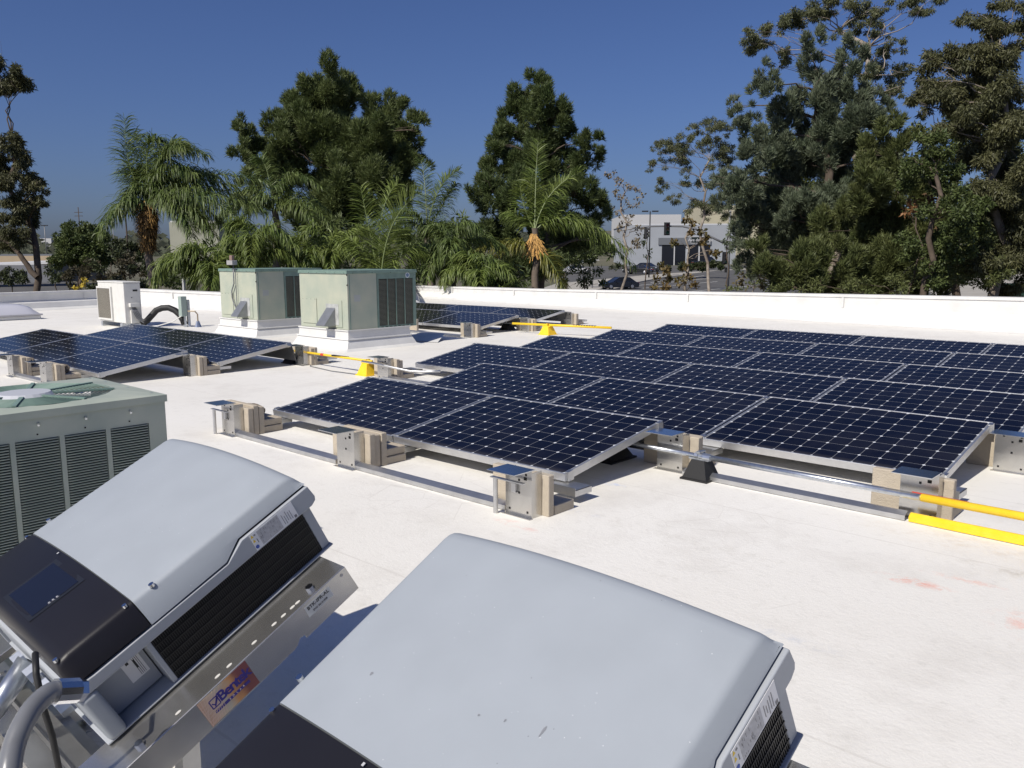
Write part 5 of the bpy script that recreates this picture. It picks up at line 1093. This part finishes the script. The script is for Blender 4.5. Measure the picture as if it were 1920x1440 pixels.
# ------------------------------------------------------------------ buildings, street furniture, vehicles
def facade_frame(px, py_base, t):
    b = at(px, py_base, t); return b
def pbox(mb, x0, x1, y0, y1, t, dep, off=0.):
    """box whose front face fills photo pixels x0..x1, y0..y1 at distance t, dep metres deep"""
    a = at(x0, y1, t); b_ = at(x1, y1, t); zt = at((x0+x1)/2, y0, t).z; zb_ = at((x0+x1)/2, y1, t).z; a.z = zb_; b_.z = zb_
    u = (b_-a); n_ = Vector((-u.y, u.x, 0)).normalized(); n_ = n_ if n_.dot(FH) > 0 else -n_
    f0 = n_*off; vs = [a+f0, b_+f0, b_+n_*dep+f0, a+n_*dep+f0]; vs += [v+Vector((0,0,zt-zb_)) for v in vs]
    mb.add(vs, [(3,2,1,0), (4,5,6,7), (0,1,5,4), (1,2,6,5), (2,3,7,6), (3,0,4,7)]); return mb
M_GREYW = mat('grey_building_wall', (.33,.35,.375), .8, var=.06, vscale=.4); M_WHITEW = mat('white_building_wall', (.50,.50,.50), .8); M_CREAM = mat('cream_wall', (.47,.43,.31), .8, var=.04, vscale=.5)
M_DKG = mat('dark_glass', (.012,.014,.02), .08, spec=.6); M_AWN = mat('grey_awning', (.14,.15,.165), .7); M_BEIGE = mat('beige_wall', (.34,.34,.27), .85, var=.05, vscale=.6)
TB = 165
o = thing('commercial_building', 'long low grey commercial building with dark entrance and grey awning', 'building', at(1280,500,TB))
pbox(MB(), 1175, 1378, 422, 508, TB, 22).build('wall', M_GREYW, o)
q = MB(); pbox(q, 1173, 1380, 419.5, 423, TB, 22.2, -.1); q.build('parapet_cap', M_WHITEW, o)
for x0, x1 in ((1240,1262),(1264,1284),(1290,1308),(1310,1330)): 
    w_ = pbox(MB(), x0, x1, 458, 503, TB, .2, -.12).build('entrance_glazing', M_DKG, o)
q = MB(); pbox(q, 1233, 1331, 446, 459, TB, .9, -1.0); q.build('awning', M_AWN, o)
for x in (1262.5, 1287, 1309): pbox(MB(), x, x+1.6, 458, 504, TB, .35, -.3).build('pilaster', M_WHITEW, o)
q = MB()
for x in (1205, 1345, 1362): pbox(q, x, x+.5, 423, 505, TB, .05, -.02)
pbox(q, 1190, 1236, 472, 472.7, TB, .05, -.02); pbox(q, 1190, 1236, 486, 486.7, TB, .05, -.02); q.build('wall_joint', M_AWN, o)
o = thing('commercial_building', 'white upper building with a strip of windows behind the grey one', 'building', at(1215,500,205))
pbox(MB(), 1168, 1275, 403, 500, 205, 25).build('wall', M_WHITEW, o)
for x0, x1 in ((1190,1204),(1222,1233),(1235,1241),(1243,1250)): pbox(MB(), x0, x1, 413.5, 420, 205, .1, -.1).build('window', M_DKG, o)
o = thing('commercial_building', 'cream coloured stepped building behind the gum tree', 'building', at(1350,500,215))
pbox(MB(), 1318, 1420, 386, 500, 215, 25).build('wall', M_CREAM, o); pbox(MB(), 1318, 1352, 384, 387.5, 215, 25.3, -.2).build('cornice', M_CREAM, o)
pbox(MB(), 1322, 1345, 404, 409, 215, .1, -.1).build('window', M_AWN, o); pbox(MB(), 1378, 1410, 420, 440, 215, .1, -.1).build('window', M_DKG, o)
o = thing('commercial_building', 'beige building with white cornice glimpsed between the left palms', 'building', at(365,500,95))
pbox(MB(), 322, 414, 417, 500, 95, 14).build('wall', M_BEIGE, o); pbox(MB(), 320, 416, 414, 418, 95, 14.3, -.2).build('cornice', M_WHITEW, o); pbox(MB(), 337, 402, 427, 429.5, 95, .2, -.2).build('band', M_WHITEW, o)
for x in (345, 372): pbox(MB(), x, x+14, 434, 446, 95, .1, -.1).build('window', M_DKG, o)
o = thing('warehouse', 'small white distant building left of the round tree', 'building', at(85,460,420))
pbox(MB(), 74, 97, 447, 462, 420, 20).build('wall', M_WHITEW, o); pbox(MB(), 79, 90, 454, 462, 420, .3, -.3).build('doorway', M_AWN, o)
o = thing('warehouse', 'low grey shed with a white roof edge at the left', 'building', at(40,520,88))
pbox(MB(), -60, 96, 497, 530, 88, 12).build('wall', mat('shed_grey', (.16,.165,.18), .8), o)
q = MB(); a_, b_ = at(-60,498,88), at(97,490,88); c_, d_ = at(97,488,100), at(-60,494,100); q.add([a_, b_, c_, d_]+[v-Vector((0,0,.25)) for v in (a_, b_, c_, d_)], [(0,1,2,3),(7,6,5,4),(0,4,5,1),(1,5,6,2),(2,6,7,3),(3,7,4,0)]); q.build('roof', M_WHITEW, o)
pbox(MB(), 44, 52, 508, 524, 88, .1, -.1).build('window', M_DKG, o)
q = MB(); pbox(q, -120, 106, 480, 500, 130, 6); struct(q.build('embankment', M_TAN)); q = MB(); pbox(q, -120, 100, 476.5, 480, 130, 1, -.2); tag(q.build('guard_wall', M_AWN, loc=at(-10,480,130)), 'long dark low wall on top of the tan embankment', 'wall')
# distant wooded horizon
V = []; 
for k in range(9000):
    px = RNG.uniform(-100, 2000); t_ = RNG.uniform(330, 600); c = at(px, 440+RNG.uniform(0, 14) if False else 447, t_); z = gz(c.x, c.y); hgt = RNG.uniform(0, 1)**1.5*(7+3*math.sin(px*.031)+2*math.sin(px*.13)); c = np.array([c.x, c.y, z+hgt]); s = np.array(RH)*RNG.uniform(.7, 2.2); u = np.array([0, 0, RNG.uniform(.5, 1.4)]); ff = VIEW*RNG.uniform(-1, 1)
    V += [c-s+ff, c-u, c+s-ff, c+u]
tag(np_mesh('distant_woodland', V, np.arange(len(V)).reshape(-1, 4), leafmat('far_leaves', (.050,.060,.038), (.08,.085,.055), trans=0)), None, None, kind='stuff')
M_STEEL = mat('dark_steel', (.03,.03,.032), .5, .3); M_POLEG = mat('grey_steel', (.22,.22,.22), .5, .3); M_WOOD = mat('utility_wood', (.07,.05,.04), .9)
def ground_at(px, py, t): p_ = at(px, py, t); p_.z = gz(p_.x, p_.y); return p_
def pole_(name, label, cat, px, ybase, ytop, t, r, m, extra=None, part='post'):
    b = ground_at(px, ybase, t); tp = at(px, ytop, t); o = thing(name, label, cat, b); MB().tube([b, Vector((b.x, b.y, tp.z))], [r, r*.8], 8).build(part, m, o, smooth=True); return o, Vector((b.x, b.y, tp.z))
o, tp = pole_('street_lamp', 'dark twin-headed lamp post before the grey building', 'street lamp', 1217, 500, 397, 125, .11, M_STEEL)
for s in (-1, 1): MB().box(-.45,.45,-.2,.2,-.09,.09).xf(Matrix.Translation(tp+RH*s*.75) @ Matrix.Rotation(math.atan2(RH.y, RH.x), 4, 'Z')).build('lamp_head', M_STEEL, o)
o, tp = pole_('street_lamp', 'distant lamp post above the small white building', 'street lamp', 87, 470, 423, 300, .16, M_POLEG); MB().beam(tp-RH*1.0, tp+RH*1.2, .5, .3).build('lamp_head', M_STEEL, o)
o, tp = pole_('utility_pole', 'dark wooden utility pole left of the palms', 'utility pole', 240, 470, 379, 150, .16, M_WOOD)
for dz, w_ in ((-.7, 1.2), (-1.1, .7)): MB().beam(tp+Vector((0,0,dz))-RH*w_, tp+Vector((0,0,dz))+RH*w_, .14, .14).build('crossarm', M_WOOD, o)
o, tp = pole_('utility_pole', 'faint far utility pole above the round tree', 'utility pole', 152, 460, 389, 330, .2, M_WOOD)
for dz in (-2.0, -3.4): MB().beam(tp+Vector((0,0,dz))-RH*1.6, tp+Vector((0,0,dz))+RH*1.6, .2, .2).build('crossarm', M_WOOD, o)
o, tp = pole_('street_lamp', 'faint thin lamp post between round tree and palms', 'street lamp', 214, 460, 421, 320, .12, M_POLEG); MB().beam(tp, tp+RH*2.2+Vector((0,0,.4)), .25, .2).build('lamp_head', M_POLEG, o)
# signal mast
TS = 95
o, tp = pole_('signal_mast', 'grey signal pole with a long curved mast arm over the street', 'traffic signal pole', 1364, 545, 396, TS, .17, M_POLEG)
arm = [at(1366,460,TS), at(1335,445,TS), at(1305,430,TS), at(1280,424.5,TS), at(1250,424,TS), at(1220,424.5,TS), at(1190,428,TS), at(1160,433,TS)]
MB().tube(arm, [.13,.12,.11,.10,.09,.085,.08,.07], 8).build('mast_arm', M_POLEG, o, smooth=True)
def signal(label, px, py, t, hh, yaw=0., lamps=3):
    c = at(px, py, t); o = thing('traffic_light', label, 'traffic light', c-Vector((0,0,hh/2)), group='black traffic lights'); m3 = Matrix.Translation(c) @ Matrix.Rotation(math.atan2(-RH.y, -RH.x)+yaw, 4, 'Z'); w = hh*.36
    MB().box(-w/2, w/2, -w*.3, w*.3, -hh/2, hh/2, m3).build('housing', M_STEEL, o, bevel=.02)
    MB().box(-w*.75, w*.75, -w*.32, -w*.305, -hh*.58, hh*.58, m3).build('backplate', M_STEEL, o)
    for k in range(lamps):
        z = hh*(.33-.33*k); q = MB(); q.add([m3 @ Vector((w*.36*math.cos(a_), w*.31, z+w*.36*math.sin(a_))) for a_ in np.linspace(0, 6.283, 15)[:-1]], [tuple(range(14))]); q.build('lens', mat('lens_%d' % k, [(.16,.02,.015), (.16,.09,.02), (.02,.12,.06)][k], .2), o)
        q = MB(); vs = [m3 @ Vector((w*.40*math.cos(a_), y_, z+w*.40*math.sin(a_))) for y_ in (w*.3, w*.75) for a_ in np.linspace(-.3, 3.44, 9)]; q.add(vs, [(i, i+1, 10+i, 9+i) for i in range(8)]); q.build('visor', M_STEEL, o)
    return o
signal('traffic light hanging at the middle of the mast arm', 1251, 429, TS-.4, 1.25)
signal('traffic light turned sideways near the dark lamp post', 1212, 437, TS-.4, 1.15, 1.0)
signal('traffic light mounted on the side of the signal pole', 1360, 484, TS-.4, 1.2, .3)
signal('small pedestrian signal low on the signal pole', 1361, 506, TS-.4, .5, .2, 1)
def sign(label, txt, px0, px1, py, t, hh, yoff=0):
    a_, b_ = at(px0, py, t), at(px1, py, t); b_.z = a_.z; c = (a_+b_)/2; w = (b_-a_).length; o = thing('street_sign', label, 'street sign', c-Vector((0,0,hh/2)))
    m3 = Matrix.Translation(c) @ Matrix(((RH.x,-FH.x,0,0),(RH.y,-FH.y,0,0),(0,0,1,0),(0,0,0,1)))
    MB().box(-w/2, w/2, -.03, .03, -hh/2, hh/2, m3).build('sign_board', mat('sign_dark', (.012,.02,.018), .5), o)
    q = MB(); 
    for z in (-hh/2, hh/2-.05): q.box(-w/2, w/2, .031, .036, z, z+.05, m3)
    for x in (-w/2, w/2-.05): q.box(x, x+.05, .031, .036, -hh/2+.05, hh/2-.05, m3)
    q.build('sign_border', mat('sign_white', (.5,.5,.5), .6), o)
    inv = MW[o].inverted(); text_mesh('lettering', txt, hh*.62, mat('sign_white', (.5,.5,.5), .6), o, inv @ m3 @ Matrix.Translation((0,.036,0)) @ Matrix(((1,0,0,0),(0,0,1,0),(0,1,0,0),(0,0,0,1))) @ Matrix.Identity(4), bold=.008)
    return o, c
for args in (('dark street name sign reading Ave de la Plata at the left end of the mast', 'Ave de la Plata', 1078, 1117, 486, TS+10, .95), ('dark street name sign hanging on the mast arm behind the sycamore', 'Ave de la Plata', 1295, 1331, 450, TS-.4, .75)):
    sign(*args)
b = ground_at(1110, 530, TS+10); c2 = at(1110, 474, TS+10); tag(MB().tube([b, Vector((b.x, b.y, c2.z))], [.14,.1], 8).build('sign_post', M_POLEG, loc=b), 'grey post carrying the left street name sign', 'post')
o, tp = pole_('bollard', 'thin black bollard beside the parked cars', 'bollard', 1232.5, 508, 494, 135, .15, M_STEEL); MB().tube([tp, tp+Vector((0,0,.12))], [.16,.08], 8).build('cap', M_STEEL, o)
# vehicles
def vehicle(label, px, py, t, heading, paint, kind='car', L=4.7, H=1.45, name='parked_car'):
    b = ground_at(px, py, t); o = thing(name, label, 'car' if kind != 'pickup' else 'pickup truck', b, mtx=Matrix.Translation(b+Vector((0,0,.02))) @ Matrix.Rotation(heading, 4, 'Z'), group='cars near the street')
    W = 1.8; hb = .82
    low = [(-L/2,.28), (-L/2-.02,.55), (-L/2+.06,.80), (-L/2+.5,.90), (-L*.20,.95), (L*.22,.93), (L/2-.35,.80), (L/2-.03,.62), (L/2,.35), (L/2-.1,.22), (-L/2+.1,.22)]
    if kind == 'pickup': low = [(-L/2,.4), (-L/2,1.0), (L*.05,1.05), (L*.28,1.05), (L/2-.1,.98), (L/2,.7), (L/2,.4)]; cab = [(-L*.05,1.05), (-L*.03,1.75), (L*.14,1.75), (L*.28,1.05)]
    else: cab = [(-L*.40,.90), (-L*.24,H-.04), (-L*.10,H), (L*.05,H-.02), (L*.24,.92)]
    q = MB(); q.prism([(x, z) for x, z in low], 1, -W/2, W/2); q.build('body', paint, o, world=False, bevel=.07, seg=3)
    n = len(cab); vs = [(x, s*(W/2-.10-(z-.9)*.28), z) for s in (-1, 1) for x, z in cab]; g = MB(); g.add(vs, [tuple(range(n-1,-1,-1)), tuple(range(n, 2*n))]+[(i, i+1, n+i+1, n+i) for i in range(n-1)]); g.build('windows', M_DKG, o, world=False, bevel=.02)
    r = MB(); top = [p_ for p_ in cab if p_[1] > H-.1] if kind != 'pickup' else cab[1:3]
    r.add([(x, s*(W/2-.10-(z-.9)*.28+.004), z+.012) for s in (-1, 1) for x, z in top]+[(x, s*(W/2-.12-(z-.9)*.28+.004), z-.03) for s in (-1, 1) for x, z in top], [(i, i+1, len(top)+i+1, len(top)+i) for i in range(len(top)-1)]); r.build('roof', paint, o, world=False)
    pl = MB()
    for s in (-1, 1):
        for i in range(n-1): 
            (xa, za), (xb, zb2) = cab[i], cab[i+1]; pl.beam((xa, s*(W/2-.10-(za-.9)*.28+.008), za), (xb, s*(W/2-.10-(zb2-.9)*.28+.008), zb2), .05, .05)
        xm = L*-.08; pl.beam((xm, s*(W/2-.085), .92), (xm, s*(W/2-.10-(H-.9)*.28+.01), H-.02), .06, .03)
    pl.each('pillar', paint, o, world=False)
    for x in (-L*.30, L*.31):
        for s in (-1, 1):
            y = s*(W/2-.02); wv_ = MB(); wv_.tube([(x, y-s*.20, .33), (x, y+s*.012, .33)], .33, 18); wh = wv_.build('wheel', M_RUB, o, world=False)
            rv = MB(); rv.tube([(x, y+s*.013, .33), (x, y+s*.03, .33)], [.21,.17], 14); rv.build('rim', M_FRAME, wh, world=False)
    for s in (-1, 1):
        MB().box(L/2-.16, L/2+.005, s*.62-.17, s*.62+.17, .58, .72).build('headlight', mat('headlight_glass', (.7,.72,.75), .1, coat=.5), o, world=False, bevel=.02); MB().box(-L/2-.03, -L/2+.12, s*.66-.15, s*.66+.15, .66, .80).build('tail_light', mat('tail_red', (.3,.01,.01), .2), o, world=False, bevel=.02)
        MB().box(L*.17, L*.20, s*.98-.08, s*.98+.08, .93, 1.03).build('mirror', paint, o, world=False, bevel=.02)
    MB().box(L/2-.02, L/2+.012, -.26, .26, .36, .46).build('number_plate', M_STK, o, world=False); return o
hd = math.atan2(-RH.y, -RH.x)
M_CB = mat('navy_car_paint', (.012,.016,.028), .25, .2, coat=.8); M_CK = mat('black_car_paint', (.015,.016,.018), .25, .2, coat=.8); M_CW = mat('white_car_paint', (.6,.6,.6), .3, coat=.6)
vehicle('dark sedan driving left on the street, nearest car to the parapet', 1160, 543, 102, hd+.35, M_CB, name='sedan_car')
vehicle('black hatchback parked before the grey building wall', 1196, 510, 135, hd-.5, M_CK)
vehicle('dark grey car parked right behind the black hatchback', 1214, 508, 143, hd+math.pi*.75, mat('grey_car_paint', (.05,.055,.06), .3, .3, coat=.7))
vehicle('dark pickup truck parked before the building entrance', 1325, 499, 157, hd+math.pi, M_CB, 'pickup', 5.4, 1.8, 'pickup_truck')
vehicle('white car mostly hidden behind the green bush', 1075, 510, 140, hd+.1, M_CW)
vehicle('small dark car parked beside the grey shed', 52, 532, 84, hd+math.pi*.9, M_CK)
# utility cabinet at the right edge and a white marker post behind the left parapet
o = thing('utility_cabinet', 'dark green utility cabinet on the pavement at the right edge', 'cabinet', ground_at(1902,557,62))
pbox(MB(), 1886, 1925, 534, 562, 62, 1.2).build('cabinet_body', mat('cabinet_green', (.02,.05,.035), .5), o); pbox(MB(), 1884, 1927, 532, 534.3, 62, 1.3, -.05).build('lid', mat('cabinet_green', (.02,.05,.035), .5), o)
struct(sheet('pavement', [(p_.x, p_.y) for p_ in (gp(1770,533), gp(2100,533), gp(2300,600), gp(1700,600))], M_PAVE, .02))
b = at(344,545,30); tag(MB().tube([Vector((b.x,b.y,gz(b.x,b.y))), at(344,523,30)], .06, 6).build('marker_post', M_WHITEW, loc=Vector((b.x,b.y,gz(b.x,b.y)))), 'white post behind the parapet under the low left palm', 'post')
